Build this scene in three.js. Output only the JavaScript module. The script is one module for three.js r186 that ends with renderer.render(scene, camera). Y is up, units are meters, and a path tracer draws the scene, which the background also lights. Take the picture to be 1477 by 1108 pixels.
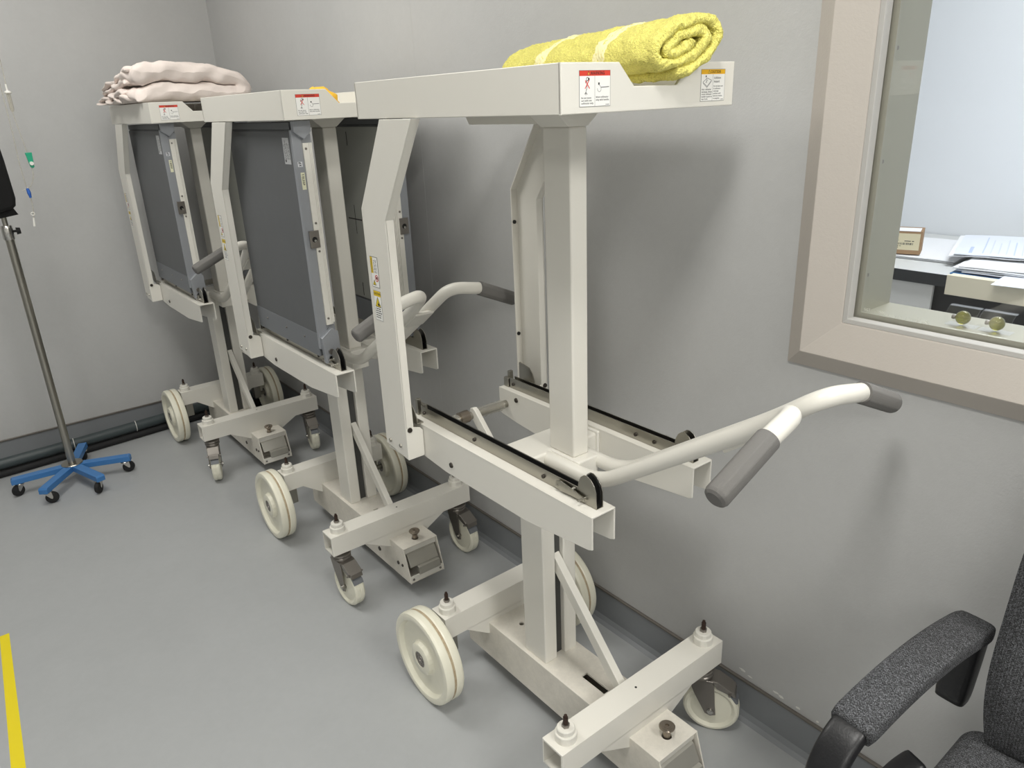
import * as THREE from 'three';
import { RoundedBoxGeometry } from 'three/addons/geometries/RoundedBoxGeometry.js';
import { mergeGeometries, toCreasedNormals } from 'three/addons/utils/BufferGeometryUtils.js';
import { RectAreaLightUniformsLib } from 'three/addons/lights/RectAreaLightUniformsLib.js';
import { createNoise3D } from 'simplex-noise';

// ---------------------------------------------------------------- camera, lights, exposure
const scene = new THREE.Scene();
scene.background = new THREE.Color(0x000000);
const camera = new THREE.PerspectiveCamera(54.625, 1477 / 1108, 0.05, 60);
camera.rotation.order = 'YXZ';
camera.rotation.set(-0.36276, -0.65669, -0.04334);
camera.position.set(0, 1.5, 0);

const renderer = new THREE.WebGLRenderer({ antialias: true });
renderer.toneMapping = THREE.LinearToneMapping;
renderer.toneMappingExposure = 0.945;
renderer.shadowMap.enabled = true;
RectAreaLightUniformsLib.init();

const CEIL = 2.7;
// ceiling panels: [centre x, centre z, size x, size z, radiance]
const WARM = new THREE.Color().setRGB(1.0, 0.985, 0.94);
const COOL = new THREE.Color().setRGB(0.93, 0.97, 1.0);
const PANELS = [
  [0.28, -0.38, 0.36, 0.36, 51],
  [0.90, 1.40, 0.60, 1.20, 22.5],
  [0.05, -2.75, 0.60, 1.20, 9.7],
  [-1.55, 1.40, 0.60, 1.20, 16.5],
  [0.60, -2.00, 0.60, 0.60, 6],
];
const CONTROL_PANELS = [[2.80, -0.60, 0.60, 1.20, 22]];

// ---------------------------------------------------------------- helpers
const V3 = (x, y, z) => new THREE.Vector3(x, y, z);
const used = new Map();
function numbered(name) {
  const n = used.get(name) ?? 0; used.set(name, n + 1);
  return n ? name + '_' + String(n).padStart(3, '0') : name;
}
function rng(seed) { let s = seed | 0; return () => { s = (s + 0x6d2b79f5) | 0; let t = Math.imul(s ^ (s >>> 15), 1 | s); t = (t + Math.imul(t ^ (t >>> 7), 61 | t)) ^ t; return ((t ^ (t >>> 14)) >>> 0) / 4294967296; }; }
const noise3 = createNoise3D(rng(7));

const clean = (g) => { const o = g.index ? g.toNonIndexed() : g; for (const k of Object.keys(o.attributes)) if (!['position', 'normal', 'uv'].includes(k)) o.deleteAttribute(k); return o; };
const join = (list) => (list.length === 1 ? list[0] : mergeGeometries(list.map(clean)));
function mesh(name, geometry, material, parent) {
  const m = new THREE.Mesh(Array.isArray(geometry) ? join(geometry) : geometry, material);
  m.name = parent ? name : numbered(name); m.castShadow = true; m.receiveShadow = true;
  (parent ?? scene).add(m); return m;
}
function thing(name, label, category, position = [0, 0, 0], group) {
  const o = new THREE.Group(); o.name = numbered(name); o.position.set(...position); scene.add(o);
  o.userData = { label, category }; if (group) o.userData.group = group; return o;
}
function tag(o, label, category, group) { o.userData = { label, category }; if (group) o.userData.group = group; return o; }
function structure(name, geometry, material, parent) { const m = mesh(name, geometry, material, parent); if (!parent) m.userData = { kind: 'structure' }; return m; }

// boxes given by their bounds, edges rounded
function bx(x0, x1, y0, y1, z0, z1, r = 0.002) {
  const w = Math.abs(x1 - x0), h = Math.abs(y1 - y0), d = Math.abs(z1 - z0);
  const rr = Math.min(r, w * 0.49, h * 0.49, d * 0.49);
  const g = rr > 1e-5 ? new RoundedBoxGeometry(w, h, d, 2, rr) : new THREE.BoxGeometry(w, h, d);
  g.translate((x0 + x1) / 2, (y0 + y1) / 2, (z0 + z1) / 2); return g;
}
// texture coordinates in metres from the dominant direction of each face
function metreUV(geometry, s = 1) {
  const g = geometry.index ? geometry.toNonIndexed() : geometry;
  const p = g.attributes.position, uv = new Float32Array(p.count * 2), a = V3(), b = V3(), c = V3();
  for (let i = 0; i < p.count; i += 3) {
    a.fromBufferAttribute(p, i); b.fromBufferAttribute(p, i + 1); c.fromBufferAttribute(p, i + 2);
    const n = b.clone().sub(a).cross(c.clone().sub(a)), ax = Math.abs(n.x), ay = Math.abs(n.y), az = Math.abs(n.z);
    [a, b, c].forEach((q, k) => {
      const [u, v] = ax >= ay && ax >= az ? [q.z, q.y] : ay >= az ? [q.x, q.z] : [q.x, q.y];
      uv[(i + k) * 2] = u * s; uv[(i + k) * 2 + 1] = v * s;
    });
  }
  g.setAttribute('uv', new THREE.BufferAttribute(uv, 2)); return g;
}
function extrude(pts, depth, bevel, holes = []) {
  const shape = new THREE.Shape(pts.map(([x, y]) => new THREE.Vector2(x, y)));
  for (const h of holes) shape.holes.push(h);
  const g = new THREE.ExtrudeGeometry(shape, bevel
    ? { depth: depth - 2 * bevel, bevelEnabled: true, bevelSize: bevel, bevelThickness: bevel, bevelOffset: -bevel, bevelSegments: 2, curveSegments: 20 }
    : { depth, bevelEnabled: false, curveSegments: 20 });
  if (bevel) g.translate(0, 0, bevel);
  return g;
}
const prismZ = (pts, z0, z1, bevel = 0, holes) => extrude(pts, z1 - z0, bevel, holes).translate(0, 0, z0);                                        // points (x, y)
const prismX = (pts, x0, x1, bevel = 0, holes) => extrude(pts.map(([z, y]) => [-z, y]), x1 - x0, bevel, holes).rotateY(Math.PI / 2).translate(x0, 0, 0);   // points (z, y)
const prismY = (pts, y0, y1, bevel = 0, holes) => extrude(pts.map(([x, z]) => [x, -z]), y1 - y0, bevel, holes).rotateX(-Math.PI / 2).translate(0, y0, 0);  // points (x, z)
const roundHole = (x, y, r) => { const h = new THREE.Path(); h.absarc(x, y, r, 0, Math.PI * 2, true); return h; };
const rectHole = (x0, x1, y0, y1) => { const h = new THREE.Path(); h.moveTo(x0, y0); h.lineTo(x0, y1); h.lineTo(x1, y1); h.lineTo(x1, y0); h.closePath(); return h; };
// cylinder between two points
function rod(a, b, r0, r1 = r0, seg = 24) {
  const p = V3(...a), q = V3(...b), d = q.clone().sub(p), g = new THREE.CylinderGeometry(r1, r0, d.length(), seg);
  g.applyQuaternion(new THREE.Quaternion().setFromUnitVectors(V3(0, 1, 0), d.normalize()));
  g.translate((a[0] + b[0]) / 2, (a[1] + b[1]) / 2, (a[2] + b[2]) / 2); return g;
}
const lathe = (pts, seg = 40) => toCreasedNormals(new THREE.LatheGeometry(pts.map(([r, y]) => new THREE.Vector2(r, y)), seg), 0.55);
// polyline with rounded corners
function rounded(points, radius) {
  const P = points.map((p) => V3(...p)), out = [P[0]];
  for (let i = 1; i < P.length - 1; i++) {
    const a = P[i - 1].clone().sub(P[i]), b = P[i + 1].clone().sub(P[i]), r = Math.min(Array.isArray(radius) ? radius[i] : radius, a.length() * 0.49, b.length() * 0.49);
    const s = P[i].clone().addScaledVector(a.normalize(), r), e = P[i].clone().addScaledVector(b.normalize(), r);
    for (let k = 0; k <= 10; k++) { const t = k / 10; out.push(s.clone().multiplyScalar((1 - t) * (1 - t)).addScaledVector(P[i], 2 * t * (1 - t)).addScaledVector(e, t * t)); }
  }
  out.push(P[P.length - 1]); return out;
}
function polyCurve(pts) { const c = new THREE.CurvePath(); for (let i = 0; i + 1 < pts.length; i++) if (pts[i].distanceTo(pts[i + 1]) > 1e-6) c.add(new THREE.LineCurve3(pts[i], pts[i + 1])); return c; }
function tube(pts, r, seg = 16) {
  // ring at every point, so straight runs stay straight
  const P = pts.filter((p, i) => !i || p.distanceTo(pts[i - 1]) > 1e-6), n = P.length, pos = [], idx = [];
  let T = P.map((p, i) => P[Math.min(i + 1, n - 1)].clone().sub(P[Math.max(i - 1, 0)]).normalize());
  let N = Math.abs(T[0].y) < 0.9 ? V3(0, 1, 0) : V3(1, 0, 0);
  N.addScaledVector(T[0], -N.dot(T[0])).normalize();
  for (let i = 0; i < n; i++) {
    if (i) N.addScaledVector(T[i], -N.dot(T[i])).normalize();
    const B = T[i].clone().cross(N);
    for (let k = 0; k < seg; k++) { const a = k / seg * Math.PI * 2, q = P[i].clone().addScaledVector(N, Math.cos(a) * r).addScaledVector(B, Math.sin(a) * r); pos.push(q.x, q.y, q.z); }
  }
  for (let i = 0; i + 1 < n; i++) for (let k = 0; k < seg; k++) { const a = i * seg + k, b = i * seg + (k + 1) % seg, c = a + seg, d = b + seg; idx.push(a, b, c, b, d, c); }
  for (const [row, flip] of [[0, 0], [n - 1, 1]]) {
    const c = pos.length / 3; pos.push(P[row].x, P[row].y, P[row].z);
    for (let k = 0; k < seg; k++) { const a = row * seg + k, b = row * seg + (k + 1) % seg; flip ? idx.push(c, a, b) : idx.push(c, b, a); }
  }
  const g = new THREE.BufferGeometry();
  g.setAttribute('position', new THREE.Float32BufferAttribute(pos, 3)); g.setIndex(idx); g.computeVertexNormals();
  g.setAttribute('uv', new THREE.Float32BufferAttribute(new Float32Array(pos.length / 3 * 2), 2)); return g;
}
// rounded flat bar swept along points in a plane of constant z: width across z, thickness across the path
function strapZ(path, width, thick, seg = 20) {
  const P = path, n = P.length, pos = [], idx = [], uv = [];
  let len = 0;
  for (let i = 0; i < n; i++) {
    if (i) len += P[i].distanceTo(P[i - 1]);
    const t = P[Math.min(i + 1, n - 1)].clone().sub(P[Math.max(i - 1, 0)]).normalize(), side = V3(0, 0, 1).addScaledVector(t, -t.z).normalize(), up = side.clone().cross(t).negate();
    const end = Math.min(i, n - 1 - i), s = end === 0 ? 0.93 : end === 1 ? 0.985 : 1;
    for (let k = 0; k < seg; k++) {
      const a = k / seg * Math.PI * 2, c = Math.cos(a), d = Math.sin(a), e = 0.45;
      const u = Math.sign(c) * Math.pow(Math.abs(c), e) * width / 2 * s, v = Math.sign(d) * Math.pow(Math.abs(d), e) * thick / 2 * s;
      const q = P[i].clone().addScaledVector(side, u).addScaledVector(up, v); pos.push(q.x, q.y, q.z); uv.push(len, u + v);
    }
  }
  for (let i = 0; i + 1 < n; i++) for (let k = 0; k < seg; k++) { const a = i * seg + k, b = i * seg + (k + 1) % seg, c = a + seg, d = b + seg; idx.push(a, c, b, b, c, d); }
  for (const [row, flip] of [[0, 0], [n - 1, 1]]) {
    const c = pos.length / 3; pos.push(P[row].x, P[row].y, P[row].z); uv.push(0, 0);
    for (let k = 0; k < seg; k++) { const a = row * seg + k, b = row * seg + (k + 1) % seg; flip ? idx.push(c, b, a) : idx.push(c, a, b); }
  }
  const g = new THREE.BufferGeometry();
  g.setAttribute('position', new THREE.Float32BufferAttribute(pos, 3)); g.setAttribute('uv', new THREE.Float32BufferAttribute(uv, 2)); g.setIndex(idx); g.computeVertexNormals(); return g;
}
function spline(points, n = 40) { return new THREE.CatmullRomCurve3(points.map((p) => V3(...p)), false, 'centripetal').getPoints(n); }

// ---------------------------------------------------------------- textures and materials
function tileNoise(size, seed, octaves) {                     // tileable value noise, 0..1
  const out = new Float32Array(size * size); let total = 0;
  for (const [cells, amp] of octaves) {
    const r = rng(seed + cells * 13), grid = Float32Array.from({ length: cells * cells }, () => r()); total += amp;
    for (let y = 0; y < size; y++) for (let x = 0; x < size; x++) {
      const fx = x / size * cells, fy = y / size * cells, ix = Math.floor(fx), iy = Math.floor(fy);
      let tx = fx - ix, ty = fy - iy; tx = tx * tx * (3 - 2 * tx); ty = ty * ty * (3 - 2 * ty);
      const g = (a, b) => grid[(b % cells) * cells + (a % cells)];
      out[y * size + x] += amp * ((g(ix, iy) * (1 - tx) + g(ix + 1, iy) * tx) * (1 - ty) + (g(ix, iy + 1) * (1 - tx) + g(ix + 1, iy + 1) * tx) * ty);
    }
  }
  for (let i = 0; i < out.length; i++) out[i] /= total;
  return out;
}
function dataTexture(values, size, paint, srgb, repeat = 1) {
  const d = new Uint8Array(size * size * 4);
  for (let i = 0; i < size * size; i++) { const c = paint(values[i], i % size, Math.floor(i / size)); d[i * 4] = c[0]; d[i * 4 + 1] = c[1]; d[i * 4 + 2] = c[2]; d[i * 4 + 3] = 255; }
  const t = new THREE.DataTexture(d, size, size); t.magFilter = THREE.LinearFilter; t.minFilter = THREE.LinearMipmapLinearFilter; t.generateMipmaps = true;
  t.wrapS = t.wrapT = THREE.RepeatWrapping; t.repeat.set(repeat, repeat); if (srgb) t.colorSpace = THREE.SRGBColorSpace; t.needsUpdate = true; return t;
}
const grey = (v) => { const k = Math.max(0, Math.min(255, v * 255)); return [k, k, k]; };
const tint = (hex, amount) => { const c = [(hex >> 16) & 255, (hex >> 8) & 255, hex & 255]; return (v) => c.map((k) => Math.max(0, Math.min(255, k * (1 + (v - 0.5) * amount)))); };
const std = (o) => new THREE.MeshStandardMaterial(o), phys = (o) => new THREE.MeshPhysicalMaterial(o);

const fineBump = dataTexture(tileNoise(512, 3, [[64, 1], [128, 1], [256, 0.6]]), 512, grey, false, 4);
const mottled = tileNoise(512, 11, [[4, 1], [9, 0.8], [23, 0.5], [61, 0.4], [170, 0.5]]);
const M = {
  wall: std({ map: dataTexture(mottled, 512, tint(0xc0c0bf, 0.05), true, 0.6), roughness: 0.62, bumpMap: fineBump, bumpScale: 0.00025 }),
  ceiling: std({ color: 0xe4e3de, roughness: 0.9 }),
  floor: phys({ map: dataTexture(mottled, 512, tint(0xa9abac, 0.07), true, 0.45), roughness: 0.34, roughnessMap: dataTexture(tileNoise(256, 5, [[6, 1], [19, 1], [50, 0.6]]), 256, (v) => grey(0.8 + v * 0.4), false, 0.7), specularIntensity: 0.7 }),
  base: phys({ color: 0x85888b, roughness: 0.4 }),
  strip: std({ color: 0x75706a, roughness: 0.35, metalness: 0.4 }),
  paint: phys({ color: 0xe4e1d8, roughness: 0.36, clearcoat: 0.15, clearcoatRoughness: 0.3 }),
  dirtyPaint: phys({ map: dataTexture(tileNoise(512, 21, [[5, 1], [14, 1], [40, 0.8], [140, 0.7]]), 512, tint(0xe0dbd0, 0.11), true, 4), roughness: 0.48 }),
  nylon: phys({ color: 0xebe8d6, roughness: 0.3, transmission: 0 }),
  stain: std({ map: dataTexture(tileNoise(256, 31, [[12, 1], [40, 1], [110, 0.8]]), 256, (v) => { const k = Math.min(1, Math.max(0, (v - 0.35) * 3)); return [205 - 60 * k, 194 - 75 * k, 168 - 80 * k]; }, true, 6), roughness: 0.7 }),
  steel: std({ color: 0xa8a59c, metalness: 1, roughness: 0.32 }),
  pedal: std({ color: 0xb9b6ad, metalness: 0.55, roughness: 0.38 }),
  darkSteel: std({ color: 0x8f8a84, metalness: 0.85, roughness: 0.36 }),
  chrome: std({ color: 0xc4c2bd, metalness: 1, roughness: 0.16 }),
  bronze: std({ color: 0x968c80, metalness: 0.9, roughness: 0.28 }),
  insert: std({ color: 0x4a4a48, roughness: 0.5 }),
  boltHead: std({ color: 0x4b4641, metalness: 0.8, roughness: 0.38 }),
  black: std({ color: 0x141414, roughness: 0.55 }),
  rubber: std({ color: 0x1b1b1c, roughness: 0.75 }),
  boltDark: std({ color: 0x3a2a22, roughness: 0.7, metalness: 0.3 }),
  grip: std({ color: 0x6f6d6a, roughness: 0.75, bumpMap: fineBump, bumpScale: 0.0003 }),
  panelDark: std({ map: dataTexture(mottled, 512, tint(0x5f6163, 0.06), true, 2), roughness: 0.55 }),
  panelBand: std({ color: 0x73767a, roughness: 0.5 }),
  panelGrey: std({ color: 0xa3a49d, roughness: 0.6 }),
  frameBlue: std({ color: 0x9da0a5, roughness: 0.42, metalness: 0.35 }),
  stripWhite: std({ color: 0xe6e3da, roughness: 0.45 }),
  frame: std({ color: 0xbcb5ad, roughness: 0.5, bumpMap: fineBump, bumpScale: 0.0002 }),
  frameEdge: std({ color: 0xb1afab, roughness: 0.45 }),
  jamb: std({ color: 0xaaa899, roughness: 0.42, metalness: 0.35 }),
  glass: phys({ color: 0xffffff, roughness: 0.0, transmission: 1, thickness: 0, ior: 1.5 }),
  whiteWall: std({ color: 0xeceff2, roughness: 0.8 }),
  tape: std({ color: 0xe9d40c, roughness: 0.5 }),
  blue: phys({ color: 0x3f78b4, roughness: 0.4 }),
  hose: std({ color: 0x3a4345, roughness: 0.45, bumpMap: fineBump, bumpScale: 0.0004 }),
  whitePlastic: std({ color: 0xe8e6e0, roughness: 0.5 }),
  clear: phys({ color: 0xffffff, roughness: 0.08, transmission: 1, thickness: 0 }),
  film: phys({ color: 0xf4f2ec, roughness: 0.22, transmission: 0.85, thickness: 0 }),
  amber: phys({ color: 0xb9b77a, roughness: 0.03, transmission: 0.85, thickness: 0.01, attenuationColor: new THREE.Color(0xa9a648), attenuationDistance: 0.03 }),
  green: phys({ color: 0x1fb58c, roughness: 0.3, transmission: 0.3 }),
  connectorBlue: std({ color: 0x2f62b8, roughness: 0.4 }),
  cloth: std({ color: 0x0b0b0b, roughness: 0.95 }),
  plasticBlack: phys({ color: 0x1c1c1e, roughness: 0.38, bumpMap: fineBump, bumpScale: 0.0002 }),
  deskTop: std({ color: 0xd5d6d4, roughness: 0.5 }),
  deskDark: std({ color: 0x26282a, roughness: 0.55 }),
  cream: std({ color: 0xefe6cc, roughness: 0.6 }),
  cardboard: std({ color: 0x9c7c5a, roughness: 0.8 }),
  paper: std({ color: 0xf3f4f6, roughness: 0.8 }),
  paperBlue: std({ color: 0x3d74a6, roughness: 0.6 }),
};
// woven chair fabric
const weave = tileNoise(512, 41, [[128, 1], [256, 1]]);
M.fabric = std({ map: dataTexture(weave, 512, (v, x, y) => { const z = ((x + y * ((y >> 3) & 1 ? 1 : -1)) >> 2) & 3, k = 0.7 + 0.8 * (v - 0.5) * 2 + (z < 1 ? 0.22 : -0.05); return [92 * k, 93 * k, 96 * k]; }, true, 7), roughness: 0.95, bumpMap: dataTexture(weave, 512, grey, false, 7), bumpScale: 0.0008 });
// terry towelling
const loops = tileNoise(512, 51, [[90, 1], [180, 1], [256, 0.6]]);
M.terry = std({ map: dataTexture(loops, 512, (v) => { const k = 0.86 + v * 0.26; return [Math.min(255, 250 * k), Math.min(255, 240 * k), 132 * k]; }, true, 8), roughness: 1, bumpMap: dataTexture(loops, 512, grey, false, 8), bumpScale: 0.0035 });
M.terryBand = std({ color: 0xf3eab4, roughness: 0.9, bumpMap: fineBump, bumpScale: 0.0006 });
M.yellowCloth = std({ color: 0xf0bd3c, roughness: 0.95 });
M.cotton = std({ map: dataTexture(mottled, 512, tint(0xebdfd8, 0.04), true, 3), roughness: 0.92, bumpMap: fineBump, bumpScale: 0.0004 });

// ---------------------------------------------------------------- printed labels
function canvasMaterial(w, h, draw, roughness = 0.45) {
  const c = document.createElement('canvas'); c.width = w; c.height = h;
  const x = c.getContext('2d'); x.fillStyle = '#f3f2ee'; x.fillRect(0, 0, w, h); draw(x, w, h);
  const t = new THREE.CanvasTexture(c); t.colorSpace = THREE.SRGBColorSpace; return std({ map: t, roughness });
}
function alert(x, cx, cy, s, fill) {
  x.fillStyle = fill; x.strokeStyle = '#111'; x.lineWidth = s * 0.1; x.beginPath(); x.moveTo(cx, cy - s * 0.55); x.lineTo(cx + s * 0.6, cy + s * 0.45); x.lineTo(cx - s * 0.6, cy + s * 0.45); x.closePath(); x.fill(); x.stroke();
  x.fillStyle = '#111'; x.fillRect(cx - s * 0.05, cy - s * 0.2, s * 0.1, s * 0.35); x.fillRect(cx - s * 0.05, cy + s * 0.22, s * 0.1, s * 0.1);
}
function lines(x, list, px, py, size, step, align = 'left') { x.fillStyle = '#111'; x.font = 'bold ' + size + 'px sans-serif'; x.textAlign = align; list.forEach((s, i) => x.fillText(s, px, py + i * step)); }
// lines of print too small to read
function finePrint(x, n, px, py, width, step, size) { const r = rng(n * 31 + Math.round(width)); x.fillStyle = '#222'; for (let i = 0; i < n; i++) for (let k = 0; k < width * (0.7 + 0.3 * r());) { const w = size * (0.7 + r() * 1.8); x.fillRect(px + k, py + i * step, w, size * 0.62); k += w + size * 0.45; } }
M.warningLabel = canvasMaterial(512, 400, (x, w, h) => {
  x.fillStyle = '#d8402f'; x.fillRect(0, 0, w, 62); alert(x, 152, 33, 40, '#f5a03c'); x.fillStyle = '#241010'; x.font = 'bold 48px sans-serif'; x.textAlign = 'left'; x.fillText('WARNING', 182, 49);
  x.strokeStyle = '#666'; x.lineWidth = 4; x.strokeRect(2, 2, w - 4, h - 4); x.beginPath(); x.moveTo(252, 62); x.lineTo(252, h); x.stroke();
  // cart struck out in red
  x.strokeStyle = '#222'; x.lineWidth = 7; x.beginPath(); x.arc(132, 96, 18, 0, 7); x.moveTo(120, 112); x.lineTo(96, 140); x.moveTo(118, 112); x.lineTo(124, 190); x.lineTo(104, 240); x.moveTo(124, 190); x.lineTo(112, 216); x.moveTo(104, 240); x.lineTo(86, 262); x.moveTo(104, 240); x.lineTo(128, 264); x.moveTo(104, 240); x.lineTo(104, 272); x.stroke();
  x.fillStyle = '#222'; x.fillRect(140, 84, 26, 22);
  x.strokeStyle = '#d23c33'; x.lineWidth = 12; x.beginPath(); x.moveTo(96, 110); x.lineTo(166, 200); x.moveTo(160, 106); x.lineTo(92, 200); x.stroke();
  // collimator with its handle
  x.strokeStyle = '#222'; x.lineWidth = 4; x.fillStyle = '#111'; x.fillRect(308, 136, 24, 26); x.beginPath(); x.arc(326, 208, 30, -0.6, 3.4); x.moveTo(330, 164); x.lineTo(356, 190); x.stroke(); x.lineWidth = 8; x.strokeStyle = '#444'; x.beginPath(); x.moveTo(350, 190); x.lineTo(490, 184); x.stroke();
  lines(x, ['Do not move', 'cart with one', 'collimator only.'], 28, 312, 27, 30); lines(x, ['Move collimator', 'only with handle.'], 268, 306, 27, 31); finePrint(x, 1, 432, 378, 60, 10, 11);
});
M.cautionLabel = canvasMaterial(512, 400, (x, w, h) => {
  x.fillStyle = '#e7b012'; x.fillRect(0, 0, w, 62); alert(x, 168, 33, 42, '#f4c93a'); x.fillStyle = '#1c1608'; x.font = 'bold 48px sans-serif'; x.textAlign = 'left'; x.fillText('CAUTION', 200, 49);
  x.strokeStyle = '#666'; x.lineWidth = 4; x.strokeRect(2, 2, w - 4, h - 4); x.beginPath(); x.moveTo(252, 62); x.lineTo(252, h); x.stroke();
  x.strokeStyle = '#222'; x.lineWidth = 5; x.beginPath(); x.moveTo(40, 160); x.lineTo(130, 110); x.lineTo(222, 138); x.lineTo(130, 214); x.closePath(); x.moveTo(40, 172); x.lineTo(130, 228); x.lineTo(222, 150); x.moveTo(104, 92); x.lineTo(122, 172); x.moveTo(140, 130); x.lineTo(96, 168); x.stroke(); x.fillStyle = '#222'; x.beginPath(); x.arc(104, 88, 12, 0, 7); x.fill();
  lines(x, ['After collimator', 'exchange, always', 'return collimator', 'handle to park on', 'top of cart.'], 20, 262, 26, 30); lines(x, ['Collision', 'Hazard'], 274, 122, 36, 46); lines(x, ['Do not place cart', 'in collimator', 'exchange', 'position until', 'detector motion', 'is complete.'], 270, 222, 25, 31); finePrint(x, 1, 432, 378, 60, 10, 11);
});
M.postCaution = canvasMaterial(170, 340, (x, w, h) => {                     // yellow heading set sideways, pictograms below
  x.strokeStyle = '#333'; x.lineWidth = 5; x.strokeRect(2, 2, w - 4, h - 4); x.fillStyle = '#e2c21a'; x.fillRect(5, 5, 50, 180);
  x.save(); x.translate(44, 176); x.rotate(-Math.PI / 2); x.fillStyle = '#1c1608'; x.font = 'bold 34px sans-serif'; x.fillText('CAUTION', 4, 0); x.restore();
  x.save(); x.translate(84, 180); x.rotate(-Math.PI / 2); finePrint(x, 3, 0, -12, 160, 26, 15); x.restore();
  x.strokeStyle = '#c02828'; x.lineWidth = 10; x.beginPath(); x.arc(118, 236, 34, 0, 7); x.stroke(); x.fillStyle = '#241c1c'; x.fillRect(98, 220, 42, 28); x.beginPath(); x.moveTo(96, 212); x.lineTo(142, 262); x.stroke();
  alert(x, 56, 290, 56, '#e8cf1e');
});
M.postWarning = canvasMaterial(170, 340, (x, w, h) => {
  x.strokeStyle = '#777'; x.lineWidth = 3; x.strokeRect(2, 2, w - 4, h - 4); x.fillStyle = '#e2c21a'; x.fillRect(4, 4, w - 8, 60); x.fillStyle = '#1c1608'; x.font = 'bold 36px sans-serif'; x.textAlign = 'center'; x.fillText('CAUTION', w / 2, 47);
  x.fillStyle = '#e8cf1e'; x.strokeStyle = '#111'; x.lineWidth = 7; x.beginPath(); x.moveTo(85, 74); x.lineTo(146, 182); x.lineTo(26, 182); x.closePath(); x.fill(); x.stroke(); x.fillStyle = '#111'; x.beginPath(); x.moveTo(70, 168); x.lineTo(92, 128); x.lineTo(104, 150); x.lineTo(126, 150); x.lineTo(122, 170); x.closePath(); x.fill();
  finePrint(x, 5, 20, 200, 120, 25, 18);
});
const nameLabel = (text) => canvasMaterial(64, 256, (x, w, h) => { x.fillStyle = '#e4e3c6'; x.fillRect(0, 0, w, h); x.save(); x.translate(20, 14); x.rotate(Math.PI / 2); x.fillStyle = '#1a1a14'; x.font = 'bold 46px sans-serif'; x.fillText(text, 4, 0 + 4); x.restore(); });
M.label1 = nameLabel('1 ELEGP'); M.label2 = nameLabel('2 ELEGP'); M.label3 = nameLabel('1 MEGP'); M.label4 = nameLabel('2 MEGP');
M.ceMark = canvasMaterial(128, 128, (x, w, h) => { x.fillStyle = '#d9dade'; x.fillRect(0, 0, w, h); x.strokeStyle = '#15171a'; x.lineWidth = 15; x.beginPath(); x.arc(46, 42, 26, -0.2, Math.PI + 0.2, true); x.stroke(); x.beginPath(); x.arc(46, 42, 26, 0, Math.PI, false); x.strokeStyle = '#d9dade'; x.stroke(); x.strokeStyle = '#15171a'; x.beginPath(); x.arc(64, 64, 26, Math.PI, 0); x.stroke(); x.beginPath(); x.arc(64, 110, 26, Math.PI, 0); x.moveTo(64, 84); x.lineTo(64, 106); x.stroke(); });
M.specLabel = canvasMaterial(200, 400, (x, w, h) => { x.fillStyle = '#b9babb'; x.fillRect(0, 0, w, h); x.save(); x.translate(30, 388); x.rotate(-Math.PI / 2); finePrint(x, 5, 60, 0, 280, 36, 20); x.restore(); x.fillStyle = '#111'; x.beginPath(); x.arc(44, 350, 22, 0, 7); x.fill(); });
M.boxLabel = canvasMaterial(512, 320, (x, w, h) => { x.fillStyle = '#d9cfae'; x.fillRect(0, 0, w, h); const r = rng(5); x.fillStyle = '#222'; for (const [yy, n, hh] of [[40, 40, 36], [180, 66, 40]]) for (let i = 0; i < n; i++) x.fillRect(60 + i * 6, yy, 1 + r() * 4, hh); finePrint(x, 1, 60, 90, 130, 30, 22); finePrint(x, 1, 370, 140, 100, 30, 24); finePrint(x, 2, 60, 240, 330, 28, 18); x.fillStyle = '#98a884'; x.fillRect(60, 130, 260, 8); });
M.form = canvasMaterial(400, 500, (x, w, h) => { x.fillStyle = '#e9eef7'; x.fillRect(0, 0, w, h); x.fillStyle = '#b9c8e4'; x.fillRect(30, 30, 120, 8); for (let i = 0; i < 24; i++) { x.fillStyle = i % 4 ? '#d5dcea' : '#c2cfe6'; x.fillRect(30, 60 + i * 17, 330 - (i * 53) % 130, 3); } });
M.etched = (() => {
  const c = document.createElement('canvas'); c.width = 1024; c.height = 128; const x = c.getContext('2d'); x.fillStyle = '#000'; x.fillRect(0, 0, 1024, 128); x.fillStyle = '#fff'; x.font = 'bold 58px monospace';
  x.fillText('SGT  -1500-', 20, 60); x.font = '40px monospace'; x.globalAlpha = 0.75; x.fillText('LEAD GLASS  2.0mm Pb', 380, 78); x.globalAlpha = 1; x.font = 'bold 34px monospace'; x.fillText('MADE', 830, 52); x.fillText('N 1 2', 830, 92); x.strokeStyle = '#fff'; x.lineWidth = 7; x.beginPath(); x.arc(985, 74, 32, 0, 7); x.moveTo(968, 52); x.lineTo(1000, 98); x.stroke();
  const t = new THREE.CanvasTexture(c); return std({ color: 0xe9e8dd, alphaMap: t, transparent: true, roughness: 0.7 });
})();
// thin printed sheet: centre, width, height, facing +z | -x | +x
function sheet(w, h, facing, t = 0.0004) {
  const g = new THREE.BoxGeometry(w, h, t); const uv = g.attributes.uv;
  for (let i = 0; i < uv.count; i++) if (Math.floor(i / 4) !== 4) uv.setXY(i, 0.005, 0.005);
  if (facing === '-x') g.rotateY(-Math.PI / 2); if (facing === '+x') g.rotateY(Math.PI / 2); if (facing === 'up') g.rotateX(-Math.PI / 2);
  return g;
}

// ---------------------------------------------------------------- room
const W = 1.347, BACK = -4.02, WALLT = 0.165;         // inner face of the window wall, inner face of the back wall, wall thickness
const LEFT = -2.7, FRONT = 2.6;
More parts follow.
